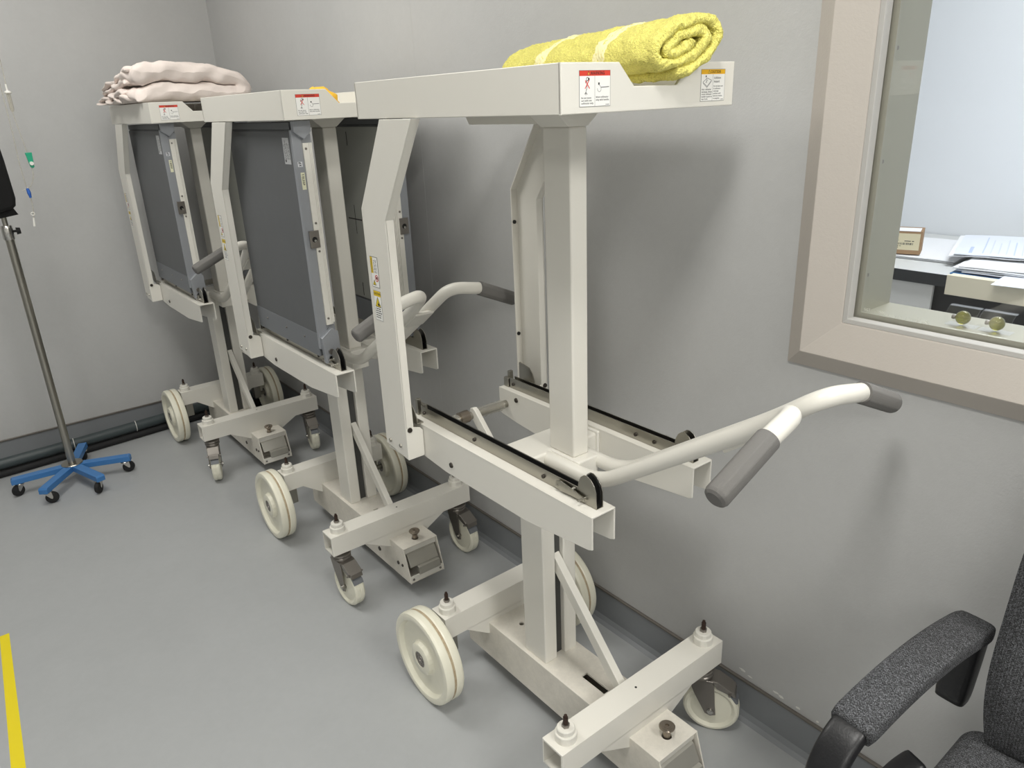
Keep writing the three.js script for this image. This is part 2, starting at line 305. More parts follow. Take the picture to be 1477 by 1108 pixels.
// window opening
const WZ0 = -0.69, WZ1 = 0.62, WY0 = 1.075, WY1 = 2.05;
structure('floor', metreUV(bx(LEFT - 0.15, W + 0.2, -0.12, 0, BACK - 0.15, FRONT + 0.15, 0)), M.floor);
structure('ceiling', metreUV(bx(LEFT - 0.15, W + WALLT, CEIL, CEIL + 0.12, BACK - 0.15, FRONT + 0.15, 0)), M.ceiling);
structure('wall_back', metreUV(bx(LEFT - 0.15, W + WALLT, 0, CEIL, BACK - 0.15, BACK, 0)), M.wall);
structure('wall_left', metreUV(bx(LEFT - 0.15, LEFT, 0, CEIL, BACK, FRONT, 0)), M.wall);
structure('wall_front', metreUV(bx(LEFT - 0.15, W + WALLT, 0, CEIL, FRONT, FRONT + 0.15, 0)), M.wall);
structure('wall_right', metreUV(join([
  bx(W, W + WALLT, 0, CEIL, BACK, WZ0 - 0.03, 0), bx(W, W + WALLT, 0, CEIL, WZ1 + 0.03, FRONT, 0),
  bx(W, W + WALLT, 0, WY0 - 0.03, WZ0 - 0.03, WZ1 + 0.03, 0), bx(W, W + WALLT, WY1 + 0.03, CEIL, WZ0 - 0.03, WZ1 + 0.03, 0)])), M.wall);
const bbr = structure('baseboard_right', [bx(W - 0.006, W, 0, 0.108, BACK, FRONT, 0.001), prismZ([[W - 0.024, 0], [W - 0.006, 0], [W - 0.006, 0.02], [W - 0.012, 0.006]], BACK, FRONT)], M.base);
structure('cap_strip', bx(W - 0.009, W, 0.108, 0.114, BACK + 0.01, FRONT, 0.0015), M.strip, bbr);
const bbb = structure('baseboard_back', bx(LEFT, W - 0.006, 0, 0.1, BACK, BACK + 0.006, 0.001), M.base);
structure('cap_strip', bx(LEFT, W - 0.01, 0.1, 0.108, BACK, BACK + 0.01, 0.0015), M.strip, bbb);
// chipped paint above the skirting
{
  const r = rng(77), list = [];
  for (const [z, y, w] of [[-0.845, 0.134, 0.014], [-0.822, 0.128, 0.01], [-0.75, 0.13, 0.012], [-0.735, 0.127, 0.012], [-0.69, 0.126, 0.01], [-0.64, 0.122, 0.007]]) {
    const pts = []; for (let k = 0; k < 7; k++) { const a = k / 7 * Math.PI * 2; pts.push([z + Math.cos(a) * w * (0.4 + r() * 0.5), y + Math.sin(a) * 0.0028 * (0.5 + r())]); }
    list.push(prismX(pts, W - 0.0005, W + 0.0005));
  }
  structure('paint_chip', list, M.ceiling, scene.getObjectByName('wall_right'));
}

structure('joint_strip', bx(W - 0.0003, W + 0.001, 0.115, 2.69, -2.1785, -2.1755, 0), M.wall, scene.getObjectByName('wall_right'));

// ceiling panels
function ceilingPanel([x, z, sx, sz, power], colour, label, group, y = CEIL) {
  const t = thing('ceiling_light', label, 'ceiling light', [x, y, z], group);
  mesh('frame', [bx(-sx / 2 - 0.02, sx / 2 + 0.02, -0.012, 0, -sz / 2 - 0.02, -sz / 2, 0.001), bx(-sx / 2 - 0.02, sx / 2 + 0.02, -0.012, 0, sz / 2, sz / 2 + 0.02, 0.001), bx(-sx / 2 - 0.02, -sx / 2, -0.012, 0, -sz / 2, sz / 2, 0.001), bx(sx / 2, sx / 2 + 0.02, -0.012, 0, -sz / 2, sz / 2, 0.001)], M.whitePlastic, t);
  mesh('diffuser', bx(-sx / 2, sx / 2, -0.006, 0, -sz / 2, sz / 2, 0), std({ color: 0xf0f0ee, emissive: colour, emissiveIntensity: 0.6, roughness: 0.6 }), t);
  const l = new THREE.RectAreaLight(colour, power, sx, sz); l.position.set(0, -0.008, 0); l.rotation.x = -Math.PI / 2; t.add(l);
}
const panelLabels = ['small square panel light in the ceiling over the floor beside the first cart', 'long panel light in the ceiling above the wall with the window', 'long panel light in the ceiling over the drip stand corner', 'long panel light in the ceiling far from the window wall', 'square panel light in the ceiling above the middle cart'];
PANELS.forEach((p, i) => ceilingPanel(p, WARM, panelLabels[i], 'ceiling panels of the cart room'));

// ---------------------------------------------------------------- window
{
  const win = new THREE.Group(); win.name = 'window_1'; win.userData = { kind: 'structure' }; scene.add(win);
  const O = { z0: -0.802, z1: WZ1 + 0.112, y0: 0.972, y1: WY1 + 0.105 };
  // mitred member: profile (inset from outer edge, x)
  function member(side, profile) {
    const at = (d, x, end) => {
      const z0 = O.z0 + d, z1 = O.z1 - d, y0 = O.y0 + d, y1 = O.y1 - d;
      if (side === 'left') return [x, end ? y1 : y0, z0]; if (side === 'right') return [x, end ? y0 : y1, z1];
      if (side === 'bottom') return [x, y0, end ? z0 : z1]; return [x, y1, end ? z1 : z0];
    };
    const pos = []; const n = profile.length;
    const quad = (a, b, c, d) => pos.push(...a, ...b, ...c, ...a, ...c, ...d);
    for (let i = 0; i < n; i++) { const [d0, x0] = profile[i], [d1, x1] = profile[(i + 1) % n]; quad(at(d0, x0, 0), at(d0, x0, 1), at(d1, x1, 1), at(d1, x1, 0)); }
    const g = new THREE.BufferGeometry(); g.setAttribute('position', new THREE.Float32BufferAttribute(pos, 3)); g.computeVertexNormals(); return metreUV(g);
  }
  const face = [[0, W], [0.001, W - 0.004], [0.034, W - 0.021], [0.036, W - 0.0215], [0.1, W + 0.005], [0.102, W + 0.012], [0.102, W + 0.02], [0, W + 0.02]];
  const stop = [[0.1015, W + 0.008], [0.109, W + 0.01], [0.11, W + 0.012], [0.11, W + 0.032], [0.1015, W + 0.032]];
  for (const s of ['left', 'bottom', 'right', 'top']) { structure('frame_member', member(s, face), M.frame, win); structure('glazing_stop', member(s, stop), M.frameEdge, win); }
  structure('pane', bx(W + 0.033, W + 0.039, WY0 - 0.02, WY1 + 0.02, WZ0 - 0.02, WZ1 + 0.02, 0), M.glass, win);
  // steel lining of the opening behind the glass
  const l = [[0.112, W + 0.04], [0.112, W + WALLT + 0.004], [0.095, W + WALLT + 0.004], [0.095, W + 0.04]];
  for (const s of ['left', 'bottom', 'right', 'top']) structure('lining', member(s, l), M.jamb, win);
  const lip = [[0.112, W + 0.04], [0.119, W + 0.04], [0.119, W + 0.048], [0.112, W + 0.048]];
  for (const s of ['left', 'bottom', 'right', 'top']) structure('inner_bead', member(s, lip), M.jamb, win);
  for (const y of [1.16, 1.37, 1.56]) structure('screw', rod([W + 0.06, y, O.z0 + 0.1125], [W + 0.06, y, O.z0 + 0.1145], 0.0035), M.darkSteel, win);
  structure('etched_lettering', sheet(0.125, 0.0156, '-x', 0.0002).translate(W + 0.0415, 1.0945, -0.618), M.etched, win);
}

// ---------------------------------------------------------------- control room behind the window
const O_LEDGE = () => 0.972 + 0.1122;
const CX1 = 4.05, CZ0 = -3.2, CZ1 = 1.6;
structure('control_room_floor', metreUV(bx(W + 0.2, CX1 + 0.1, -0.12, 0, CZ0 - 0.1, CZ1 + 0.1, 0)), M.floor);
structure('control_room_ceiling', bx(W + WALLT, CX1 + 0.1, CEIL, CEIL + 0.12, CZ0 - 0.1, CZ1 + 0.1, 0), M.ceiling);
structure('control_room_wall_right', bx(CX1, CX1 + 0.1, 0, CEIL, CZ0, CZ1, 0), M.whiteWall);
structure('control_room_wall_back', bx(W + WALLT, CX1 + 0.1, 0, CEIL, CZ0 - 0.1, CZ0, 0), M.whiteWall);
structure('control_room_wall_front', bx(W + WALLT, CX1 + 0.1, 0, CEIL, CZ1, CZ1 + 0.1, 0), M.whiteWall);
for (const p of CONTROL_PANELS) ceilingPanel(p, COOL, 'bright cool white panel light in the ceiling beyond the window');
{
  const d = thing('desk', 'grey topped desk with a black front standing beyond the window', 'desk', [3.55, 0, -1.2]);
  mesh('desktop', bx(-0.39, 0.49, 0.755, 0.782, -1.0, 1.0, 0.002), M.deskTop, d);
  mesh('front_rail', bx(-0.396, -0.3905, 0.735, 0.7825, -1.0, 1.0, 0.001), M.deskDark, d);
  mesh('back_panel', bx(-0.34, -0.32, 0.02, 0.754, -0.95, 0.95, 0), M.black, d);
  mesh('pedestal', bx(-0.38, -0.362, 0, 0.7545, -0.5, -0.078, 0.002), M.whitePlastic, d);
  mesh('side_panel', bx(-0.37, 0.09, 0, 0.699, 0.96, 0.985, 0), M.deskDark, d); mesh('side_panel', bx(-0.37, 0.09, 0, 0.699, -0.985, -0.96, 0), M.deskDark, d);
  const k = thing('keyboard_drawer', 'cream shallow drawer box projecting from the front of the desk', 'drawer', [3.1, 0.72, -0.75]);
  mesh('drawer_front', bx(0, 0.012, 0, 0.078, -0.455, 0.4, 0.002), M.cream, k); mesh('drawer_box', bx(0.012, 0.052, 0.002, 0.076, -0.453, 0.398, 0.002), M.cream, k);
  tag(mesh('paper', sheet(0.21, 0.11, 'up').rotateY(0.1).translate(3.14, 0.799, -0.98), M.form), 'small printed sheet lying on the cream drawer box', 'paper');
  const b = thing('cardboard_box', 'small brown cardboard carton with a printed barcode label on the desk', 'box', [3.42, 0.8, -1.56]);
  b.rotation.y = 0.35;
  mesh('carton', bx(-0.06, 0.06, 0, 0.1, -0.13, 0.1, 0.001), M.cardboard, b); mesh('printed_label', sheet(0.215, 0.072, '-x').translate(-0.0604, 0.054, -0.015), M.boxLabel, b); mesh('tape', bx(-0.061, 0.03, 0.1, 0.101, -0.12, 0.09, 0), M.paper, b);
  const pile = (name, label, x, z, w, dpt, n, y0, turn, mats, wave) => {
    const t = thing(name, label, 'paper', [x, y0, z]); t.rotation.y = turn; const r = rng(Math.round(x * 100 + z * 1000));
    for (let i = 0; i < n; i++) {
      const g = new THREE.BoxGeometry(w, 0.0035, dpt, 24, 1, 24), p = g.attributes.position;
      for (let k = 0; k < p.count; k++) p.setY(k, p.getY(k) + i * 0.0075 + 0.002 + wave * (0.5 + 0.5 * noise3(p.getX(k) * 5, i * 0.6, p.getZ(k) * 5)));
      g.translate((r() - 0.5) * 0.04, 0, (r() - 0.5) * 0.06); g.computeVertexNormals(); mesh('sheet', g, mats[i % mats.length], t);
    }
    return t;
  };
  pile('paper_stack', 'loose white papers lying under the cardboard carton on the desk', 3.6, -1.6, 0.5, 0.62, 2, 0.7825, 0.05, [M.paper, M.paper], 0.003);
  pile('folder_stack', 'stack of white forms over a blue folder on the desk', 3.42, -0.9, 0.42, 0.66, 5, 0.7825, 0.08, [M.paperBlue, M.paper, M.paper, M.paper, M.paper], 0.005);
  pile('drawing_sheets', 'large pale blue printed sheets spread over the stack of forms', 3.68, -0.98, 0.5, 0.8, 2, 0.826, 0.3, [M.paper, M.form], 0.006);
  // two small bulbs in clear holders on the window ledge
  for (let i = 0; i < 2; i++) {
    const t = thing('bulb_holder', 'small round amber bulb in a clear plastic holder on the window ledge', 'bulb', [W + 0.1, 1.0865 - 0.0165, -0.523 + i * 0.056], 'amber bulbs on the ledge'); t.position.y = O_LEDGE();
    const prof = [[-0.014, 0], [-0.014, 0.022], [0.002, 0.034], [0.014, 0.034], [0.014, 0.0325], [0.003, 0.0325], [-0.0125, 0.0212], [-0.0125, 0]];
    mesh('holder', [prismZ(prof, -0.026, 0.026), bx(-0.013, 0.013, 0, 0.001, -0.026, 0.026, 0)], M.clear, t);
    mesh('bulb', new THREE.SphereGeometry(0.0125, 24, 16).translate(0, 0.0145, 0), M.amber, t);
    mesh('bulb_cap', lathe([[0, 0], [0.004, 0], [0.0045, 0.003], [0.0035, 0.006], [0, 0.006]], 20).rotateX(Math.PI / 2).translate(0, 0.0135, -0.0185), M.darkSteel, t);
  }
}


// ---------------------------------------------------------------- collimator cart (written in the coordinates of the first cart, then moved to its own base)
const CXX = 1.015, CZZ = -1.15;
const toCart = (g) => (Array.isArray(g) ? join(g) : g).translate(-CXX, 0, -CZZ);
const part = (name, g, m, parent) => mesh(name, toCart(g), m, parent);
const mir = (s, x) => (s < 0 ? x : 2 * CXX - x);               // mirror an x of the left side to the right side
const mx = (s, a, b) => { const p = mir(s, a), q = mir(s, b); return [Math.min(p, q), Math.max(p, q)]; };
function stud(parent, x, z, y, k = 1) {
  const c = part('stud_cap', lathe([[0, 0], [0.0238 * k, 0], [0.0238 * k, 0.017 * k], [0.0228 * k, 0.0185 * k], [0.0195 * k, 0.019 * k], [0.0192 * k, 0.029 * k], [0.0178 * k, 0.031 * k], [0, 0.031 * k]], 36).translate(x, y, z), M.paint, parent);
  part('nut', new THREE.CylinderGeometry(0.0088 * k, 0.0088 * k, 0.007 * k, 6).translate(x, y + 0.0345 * k, z), M.darkSteel, c);
  part('bolt', [rod([x, y + 0.036 * k, z], [x, y + 0.055 * k, z], 0.0054 * k, 0.0054 * k, 16), rod([x, y + 0.05 * k, z], [x, y + 0.0605 * k, z], 0.0042 * k, 0.0036 * k, 12)], M.boltDark, c);
}
const screwX = (x, y, z, s, r = 0.0052) => [rod([x, y, z], [x + s * 0.003, y, z], r, r * 0.9, 16), rod([x + s * 0.0025, y, z], [x + s * 0.0035, y, z], r * 0.5, r * 0.45, 6)];
const screwZ = (x, y, z, r = 0.004) => rod([x, y, z], [x, y, z + 0.0025], r, r * 0.85, 16);

function bigWheel(parent, s) {
  const a0 = 0.0275, prof = [[0.0225, -a0 + 0.004], [0.0225, -a0 - 0.001], [0.039, -a0 - 0.001], [0.043, -a0 + 0.001], [0.0455, -a0 + 0.006], [0.047, -0.016], [0.050, -0.0135], [0.099, -0.0125], [0.103, -0.0145], [0.106, -0.022], [0.109, -a0 + 0.001], [0.112, -a0], [0.122, -a0], [0.1262, -0.0262], [0.1288, -0.0225], [0.1295, -0.018], [0.1295, -0.007], [0.1285, -0.0045], [0.1268, -0.003]];
  const full = [...prof, ...prof.slice().reverse().map(([r, a]) => [r, -a])];
  const w = new THREE.Group(); w.name = 'wheel'; parent.add(w); w.position.set(mir(s, 0.7785) - CXX, 0.1295, -1.4245 - CZZ);
  mesh('tyre', lathe([...full, full[0]], 72).rotateZ(Math.PI / 2), M.nylon, w);
  mesh('groove', lathe([[0.12, -0.0034], [0.1272, -0.0034], [0.1272, 0.0034], [0.12, 0.0034]], 72).rotateZ(Math.PI / 2), M.stain, w);
  for (const q of [-1, 1]) mesh('bearing', lathe([[0, 0.026], [0.0045, 0.026], [0.005, 0.0275], [0.0105, 0.0275], [0.0108, 0.0262], [0.0128, 0.0262], [0.013, 0.0272], [0.0165, 0.0272], [0.0168, 0.026], [0.0178, 0.026], [0.018, 0.0275], [0.0222, 0.0275], [0.0222, 0.02], [0, 0.02]], 36).rotateZ(q * Math.PI / 2), M.darkSteel, w);
}
function caster(parent, x, turn, name) {
  const c = new THREE.Group(); c.name = 'caster'; parent.add(c); c.position.set(x - CXX, 0, -0.893 - CZZ); c.rotation.y = turn;
  const T = 0.03, R = 0.068, top = 0.187;
  mesh('swivel_head', [lathe([[0, 0], [0.014, 0], [0.015, -0.008], [0.026, -0.009], [0.031, -0.012], [0.032, -0.016], [0.028, -0.019], [0.0265, -0.021], [0.030, -0.024], [0.031, -0.028], [0.027, -0.031], [0, -0.031]], 40).translate(0, top, 0)], M.darkSteel, c);
  const plate = [[-0.027, 0.157], [0.03, 0.157], [0.036, 0.14], [0.04, 0.085], [T + 0.013, 0.058], [T, 0.053], [T - 0.013, 0.058], [-0.012, 0.115]];
  mesh('fork', [prismX(plate, -0.026, -0.0225, 0.0008), prismX(plate, 0.0225, 0.026, 0.0008), bx(-0.026, 0.026, 0.152, 0.1575, -0.026, 0.034, 0.002)], M.darkSteel, c);
  mesh('axle', [rod([-0.031, R, T], [0.031, R, T], 0.0055, 0.0055, 16), rod([-0.0295, R, T], [-0.026, R, T], 0.0085, 0.0085, 6), rod([0.026, R, T], [0.0295, R, T], 0.0085, 0.0085, 6)], M.chrome, c);
  const pr = [[0.008, -0.017], [0.05, -0.0125], [0.054, -0.0155], [0.058, -0.018], [0.064, -0.017], [R, -0.012], [R, -0.002], [0.0672, -0.001]];
  const fl = [...pr, ...pr.slice().reverse().map(([r, a]) => [r, -a])];
  mesh('wheel', lathe([...fl, fl[0]], 56).rotateZ(Math.PI / 2).translate(0, R, T), M.nylon, c);
  mesh('brake', [prismX([[0.028, 0.1585], [0.044, 0.157], [0.078, 0.136], [0.077, 0.124], [0.066, 0.128], [0.042, 0.136]], -0.0235, 0.0235, 0.0012), rod([-0.029, 0.128, 0.073], [0.029, 0.128, 0.073], 0.003), prismX([[0.073, 0.139], [0.084, 0.133], [0.088, 0.12], [0.083, 0.117], [0.075, 0.126]], -0.02, 0.02, 0.001)], M.darkSteel, c);
  mesh('brake_tab', prismX([[0.074, 0.118], [0.088, 0.112], [0.094, 0.099], [0.09, 0.096], [0.074, 0.108]], -0.0165, 0.0165, 0.001), M.panelBand, c);
}
function makeCart() {
  const t = new THREE.Group();
  // ----- tray on top
  const T = { x0: 0.8045, x1: 1.2265, y0: 1.4775, y1: 1.5515, z0: -1.552, z1: -0.892 }, xm = (T.x0 + T.x1) / 2;
  const notch = (z0, z1) => prismZ([[T.x0, T.y0], [T.x1, T.y0], [T.x1, T.y1], [xm + 0.0885, T.y1], [xm + 0.054, 1.5155], [xm - 0.0515, 1.5155], [xm - 0.0865, T.y1], [T.x0, T.y1]], z0, z1, 0.0015);
  const tray = part('tray', [notch(T.z1 - 0.007, T.z1), bx(T.x0, T.x1, T.y0, T.y1, T.z0, T.z0 + 0.007, 0.0015), bx(T.x0, T.x0 + 0.007, T.y0, T.y1, T.z0, T.z1 - 0.001, 0.0015), bx(T.x1 - 0.007, T.x1, T.y0, T.y1, T.z0, T.z1 - 0.001, 0.0015), bx(T.x0 + 0.002, T.x1 - 0.002, T.y0, T.y0 + 0.006, T.z0 + 0.002, T.z1 - 0.002, 0.001),
    prismY([[T.x1 - 0.007, T.z0 + 0.007], [T.x1 - 0.007, T.z0 + 0.06], [T.x1 - 0.06, T.z0 + 0.007]], T.y0 + 0.006, T.y1 - 0.002), prismY([[T.x0 + 0.007, T.z0 + 0.007], [T.x0 + 0.06, T.z0 + 0.007], [T.x0 + 0.007, T.z0 + 0.06]], T.y0 + 0.006, T.y1 - 0.002)], M.paint, t);
  part('warning_label', sheet(0.067, 0.0525, '+z').translate(0.875, 1.5138, T.z1 + 0.0003), M.warningLabel, tray).userData.label = 'white label headed WARNING on red';
  part('caution_label', sheet(0.067, 0.0525, '+z').translate(1.1665, 1.5128, T.z1 + 0.0003), M.cautionLabel, tray).userData.label = 'white label headed CAUTION on yellow';
  part('tray_support', prismZ([[CXX - 0.024, 1.4515], [CXX + 0.024, 1.4515], [CXX + 0.056, 1.477], [CXX - 0.056, 1.477]], -1.16, -1.078, 0.001), M.paint, t);
  part('tray_beam', prismX([[-1.405, 1.477], [-1.39, 1.457], [-1.155, 1.457], [-1.155, 1.477]], CXX - 0.03, CXX + 0.03, 0.001), M.paint, t);
  // ----- upright column
  part('column', bx(CXX - 0.0225, CXX + 0.0225, 0.765, 1.452, -1.158, -1.078, 0.005), M.paint, t);
  // ----- rear posts: bent channels open to the inside
  for (const s of [-1, 1]) {
    const o = [[-1.449, 0.694], [-1.449, 1.27], [-1.308, 1.4765], [-1.432, 1.4765], [-1.553, 1.289], [-1.553, 0.708]], f = (k) => { const q = 0.004; return k === 'front' ? [[-1.449, 0.694], [-1.449, 1.27], [-1.308, 1.4765], [-1.3135, 1.4765], [-1.449 - q, 1.271], [-1.449 - q, 0.694]] : [[-1.553, 0.708], [-1.553, 1.289], [-1.432, 1.4765], [-1.4265, 1.4765], [-1.553 + q, 1.288], [-1.553 + q, 0.708]]; };
    const post = part('rear_post', [prismX(o, ...mx(s, 0.79, 0.794), 0.0012), prismX(f('front'), ...mx(s, 0.791, 0.812), 0.001), prismX(f('back'), ...mx(s, 0.791, 0.812), 0.001)], M.paint, t);
    part('foot_plate', [prismZ([[mir(s, 0.791), 0.694], [mir(s, 0.8335), 0.694], [mir(s, 0.8365), 0.698], [mir(s, 0.8365), 0.762], [mir(s, 0.83), 0.77], [mir(s, 0.812), 0.776], [mir(s, 0.791), 0.776]].sort(() => 0), -1.4525, -1.4485, 0.0008), bx(...mx(s, 0.794, 0.836), 0.694, 0.698, -1.55, -1.45, 0.001)], M.paint, post);
    for (const [z, y] of [[-1.53, 0.722], [-1.481, 0.723]]) part('screw', screwX(mir(s, 0.79), y, z, s), M.steel, post);
    part('screw', rod([mir(s, 0.8005), 0.7715, -1.4485], [mir(s, 0.8005), 0.7715, -1.4455], 0.0066, 0.0058), M.boltHead, post);
    for (const y of [1.205, 0.9]) part('hole_plug', [rod([mir(s, 0.806), y, -1.5545], [mir(s, 0.806), y, -1.5455], 0.005, 0.005, 16)], M.black, post);
    if (s < 0) {
      part('caution_decal', sheet(0.034, 0.071, '-x').translate(0.7897, 1.148, -1.52), M.postCaution, post);
      part('pinch_decal', sheet(0.034, 0.071, '-x').translate(0.7897, 1.069, -1.52), M.postWarning, post);
    }
  }
  // ----- lower carrying rails with steel slide channels
  for (const s of [-1, 1]) {
    const side = (x0, x1) => prismX([[-1.525, 0.774], [-1.525, 0.704], [-1.515, 0.698], [-1.445, 0.688], [-1.36, 0.68], [-1.06, 0.68], [-0.872, 0.7], [-0.863, 0.704], [-0.863, 0.774]], ...mx(s, x0, x1), 0.001);
    const rail = part('rail', [bx(...mx(s, 0.838, 0.9), 0.7695, 0.774, -1.525, -0.863, 0.002), side(0.838, 0.842), side(0.896, 0.9)], M.paint, t);
    for (const [z, y] of [[-1.333, 0.708]]) part('bolt', screwX(mir(s, 0.838), y, z, s, 0.0068), M.boltHead, rail);
    part('bolt', screwX(mir(s, 0.9), 0.755, -1.45, -s, 0.0068), M.boltHead, rail);
    const wall = (x0, x1, h) => prismX([[-1.497, 0.7745], [-1.497, 0.803], [-0.929, 0.803], [-0.927, 0.815], [-0.921, 0.828], [-0.912, 0.835], [-0.904, 0.836], [-0.893, 0.831], [-0.884, 0.821], [-0.879, 0.808], [-0.878, 0.7745]], ...mx(s, x0, x1), 0.0003);
    const ch = part('slide_channel', [wall(0.8645, 0.866), wall(0.881, 0.8825), bx(...mx(s, 0.8645, 0.8825), 0.7742, 0.7755, -1.497, -0.878, 0)], M.steel, t);
    part('liner', [prismX([[-1.49, 0.776], [-1.49, 0.802], [-0.93, 0.802], [-0.925, 0.82], [-0.91, 0.834], [-0.895, 0.829], [-0.884, 0.815], [-0.882, 0.776]], ...mx(s, 0.8795, 0.8808)), prismX([[-1.49, 0.776], [-1.49, 0.79], [-0.882, 0.79], [-0.882, 0.776]], ...mx(s, 0.8662, 0.8672))], M.black, ch);
    for (const z of [-1.483, -1.27, -1.03, -0.97]) part('bolt', screwX(mir(s, 0.8645), 0.787, z, s, 0.0046), M.boltHead, ch);
    for (const z of [-1.483, -1.04, -0.985]) part('bolt', screwX(mir(s, 0.8825), 0.787, z, -s, 0.0046), M.boltHead, ch);
    const lv = part('latch_lever', prismX([[-0.99, 0.786], [-0.985, 0.797], [-0.972, 0.801], [-0.93, 0.795], [-0.905, 0.789], [-0.905, 0.783], [-0.938, 0.781], [-0.975, 0.779]], ...mx(s, 0.8588, 0.8608), 0.0004), M.steel, ch);
    part('pin', [rod([mir(s, 0.855), 0.7885, -0.981], [mir(s, 0.865), 0.7885, -0.981], 0.0028, 0.0028, 12), rod([mir(s, 0.846), 0.788, -0.909], [mir(s, 0.866), 0.788, -0.909], 0.0022, 0.0022, 12), bx(...mx(s, 0.856, 0.864), 0.795, 0.801, -0.938, -0.932, 0.0005)], M.chrome, ch);
    part('end_stop', [bx(...mx(s, 0.862, 0.874), 0.774, 0.816, -1.518, -1.508, 0.001), bx(...mx(s, 0.874, 0.885), 0.774, 0.8, -1.522, -1.502, 0.002)], M.steel, t);
    part('rear_guide', [prismX([[-1.522, 0.779], [-1.522, 0.826], [-1.519, 0.829], [-1.478, 0.822], [-1.466, 0.808], [-1.458, 0.79], [-1.458, 0.779]], ...mx(s, 0.8275, 0.8295)), bx(...mx(s, 0.8275, 0.846), 0.7742, 0.778, -1.515, -1.458, 0.001)], M.steel, t);
  }
  // ----- cross member, lower columns, braces
  part('cross_member', [bx(0.9, 2 * CXX - 0.9, 0.69, 0.764, -1.242, -1.142, 0.006), bx(CXX - 0.03, CXX + 0.03, 0.70, 0.766, -1.16, -1.055, 0.004)], M.paint, t);
  for (const s of [-1, 1]) { part('lower_column', bx(...mx(s, 0.962, 1.0015), 0.167, 0.692, -1.24, -1.158, 0.004), M.paint, t); part('weld_flange', bx(...mx(s, 0.8995, 0.9085), 0.694, 0.77, -1.246, -1.136, 0.004), M.paint, t); }
  part('column_insert', bx(1.0018, 2 * CXX - 1.0018, 0.168, 0.691, -1.236, -1.172, 0.001), M.insert, t);
  const strut = (z0, y0, z1, y1, th) => prismX([[z0, y0], [z0, y0 - th], [z1, y1 - th], [z1, y1]], CXX - 0.01, CXX + 0.01, 0.0015);
  part('front_brace', strut(-1.1715, 0.4695, -0.894, 0.167, 0.042), M.paint, t);
  part('rear_brace', [prismX([[-1.502, 0.745], [-1.498, 0.752], [-1.488, 0.755], [-1.478, 0.75], [-1.22, 0.49], [-1.22, 0.455], [-1.5, 0.73]], CXX - 0.002, CXX + 0.012, 0.0015)], M.paint, t);
  const rr = part('rear_rod', rod([0.9, 0.732, -1.496], [2 * CXX - 0.9, 0.732, -1.496], 0.0105), M.steel, t);
  part('collar', [rod([0.975, 0.734, -1.496], [1.002, 0.734, -1.496], 0.0165)], M.bronze, rr);
  {
    const g = new THREE.CylinderGeometry(0.0135, 0.0135, 0.085, 28, 24, true), p = g.attributes.position;
    for (let i = 0; i < p.count; i++) { const k = 1 + 0.18 * noise3(p.getX(i) * 90, p.getY(i) * 60, p.getZ(i) * 90); p.setX(i, p.getX(i) * k); p.setZ(i, p.getZ(i) * k); }
    g.computeVertexNormals(); part('plastic_film', g.rotateZ(Math.PI / 2).translate(1.075, 0.732, -1.496), M.film, rr);
    const h = new THREE.CylinderGeometry(0.0145, 0.0145, 0.05, 28, 18, true), q = h.attributes.position;
    for (let i = 0; i < q.count; i++) { const k = 1 + 0.2 * noise3(q.getX(i) * 90 + 9, q.getY(i) * 60, q.getZ(i) * 90); q.setX(i, q.getX(i) * k); q.setZ(i, q.getZ(i) * k); }
    h.computeVertexNormals(); part('plastic_film', h.rotateZ(Math.PI / 2).translate(0.945, 0.732, -1.496), M.film, rr);
  }
  // ----- push handle: two tubes rising side by side and parting into two grips
  for (const s of [-1, 1]) {
    const X = (d) => CXX + s * d;
    const pts = rounded([[X(0.038), 0.748, -1.15], [X(0.038), 0.748, -0.985], [X(0.03), 0.985, -0.632], [X(0.04), 1.045, -0.555], [X(0.13), 1.029, -0.546]], [0, 0.06, 0.05, 0.055, 0]);
    const h = part('handle_tube', tube(pts, 0.0162, 20), M.paint, t);
    const a = V3(X(0.13), 1.029, -0.546), b = V3(X(0.252), 0.9755, -0.546), d = b.clone().sub(a).normalize();
    const g = lathe([[0, 0], [0.0185, 0], [0.0192, 0.002], [0.0192, b.distanceTo(a) - 0.008], [0.0172, b.distanceTo(a) - 0.003], [0.013, b.distanceTo(a)], [0, b.distanceTo(a)]], 32).applyQuaternion(new THREE.Quaternion().setFromUnitVectors(V3(0, 1, 0), d)).translate(a.x, a.y, a.z);
    part('grip', g, M.grip, h).userData.label = 'grey rubber hand grip';
  }
  part('handle_web', prismX([[-0.7, 0.93], [-0.64, 0.972], [-0.625, 0.972], [-0.625, 0.966], [-0.69, 0.92]], CXX - 0.03, CXX + 0.03, 0.001), M.paint, t);
  // ----- base
  const beamTop = prismY([[0.951, -1.45], [1.079, -1.45], [1.079, -0.776], [0.951, -0.776]], 0.164, 0.168, 0.001, [roundHole(1.015, 1.32, 0.008), rectHole(1.0, 1.02, 0.99, 1.07), roundHole(1.017, 0.812, 0.0125)]);
  const cheek = [[-1.485, 0.052], [-1.485, 0.12], [-1.44, 0.166], [-0.776, 0.166], [-0.745, 0.062], [-0.745, 0.052]];
  const beam = part('base_beam', [beamTop, prismX(cheek, 0.951, 0.9545, 0.001), prismX(cheek, 1.0755, 1.079, 0.001), bx(0.9545, 1.0755, 0.052, 0.055, -1.485, -0.748, 0), bx(0.9545, 1.0755, 0.055, 0.164, -0.83, -0.826, 0), bx(0.9545, 1.0755, 0.055, 0.15, -1.484, -1.48, 0)], M.dirtyPaint, t);
  part('front_lip', bx(0.9545, 1.0755, 0.055, 0.076, -0.752, -0.749, 0.0005), M.paint, beam); part('front_lip', bx(0.9545, 1.0755, 0.143, 0.164, -0.785, -0.782, 0.0005), M.paint, beam);
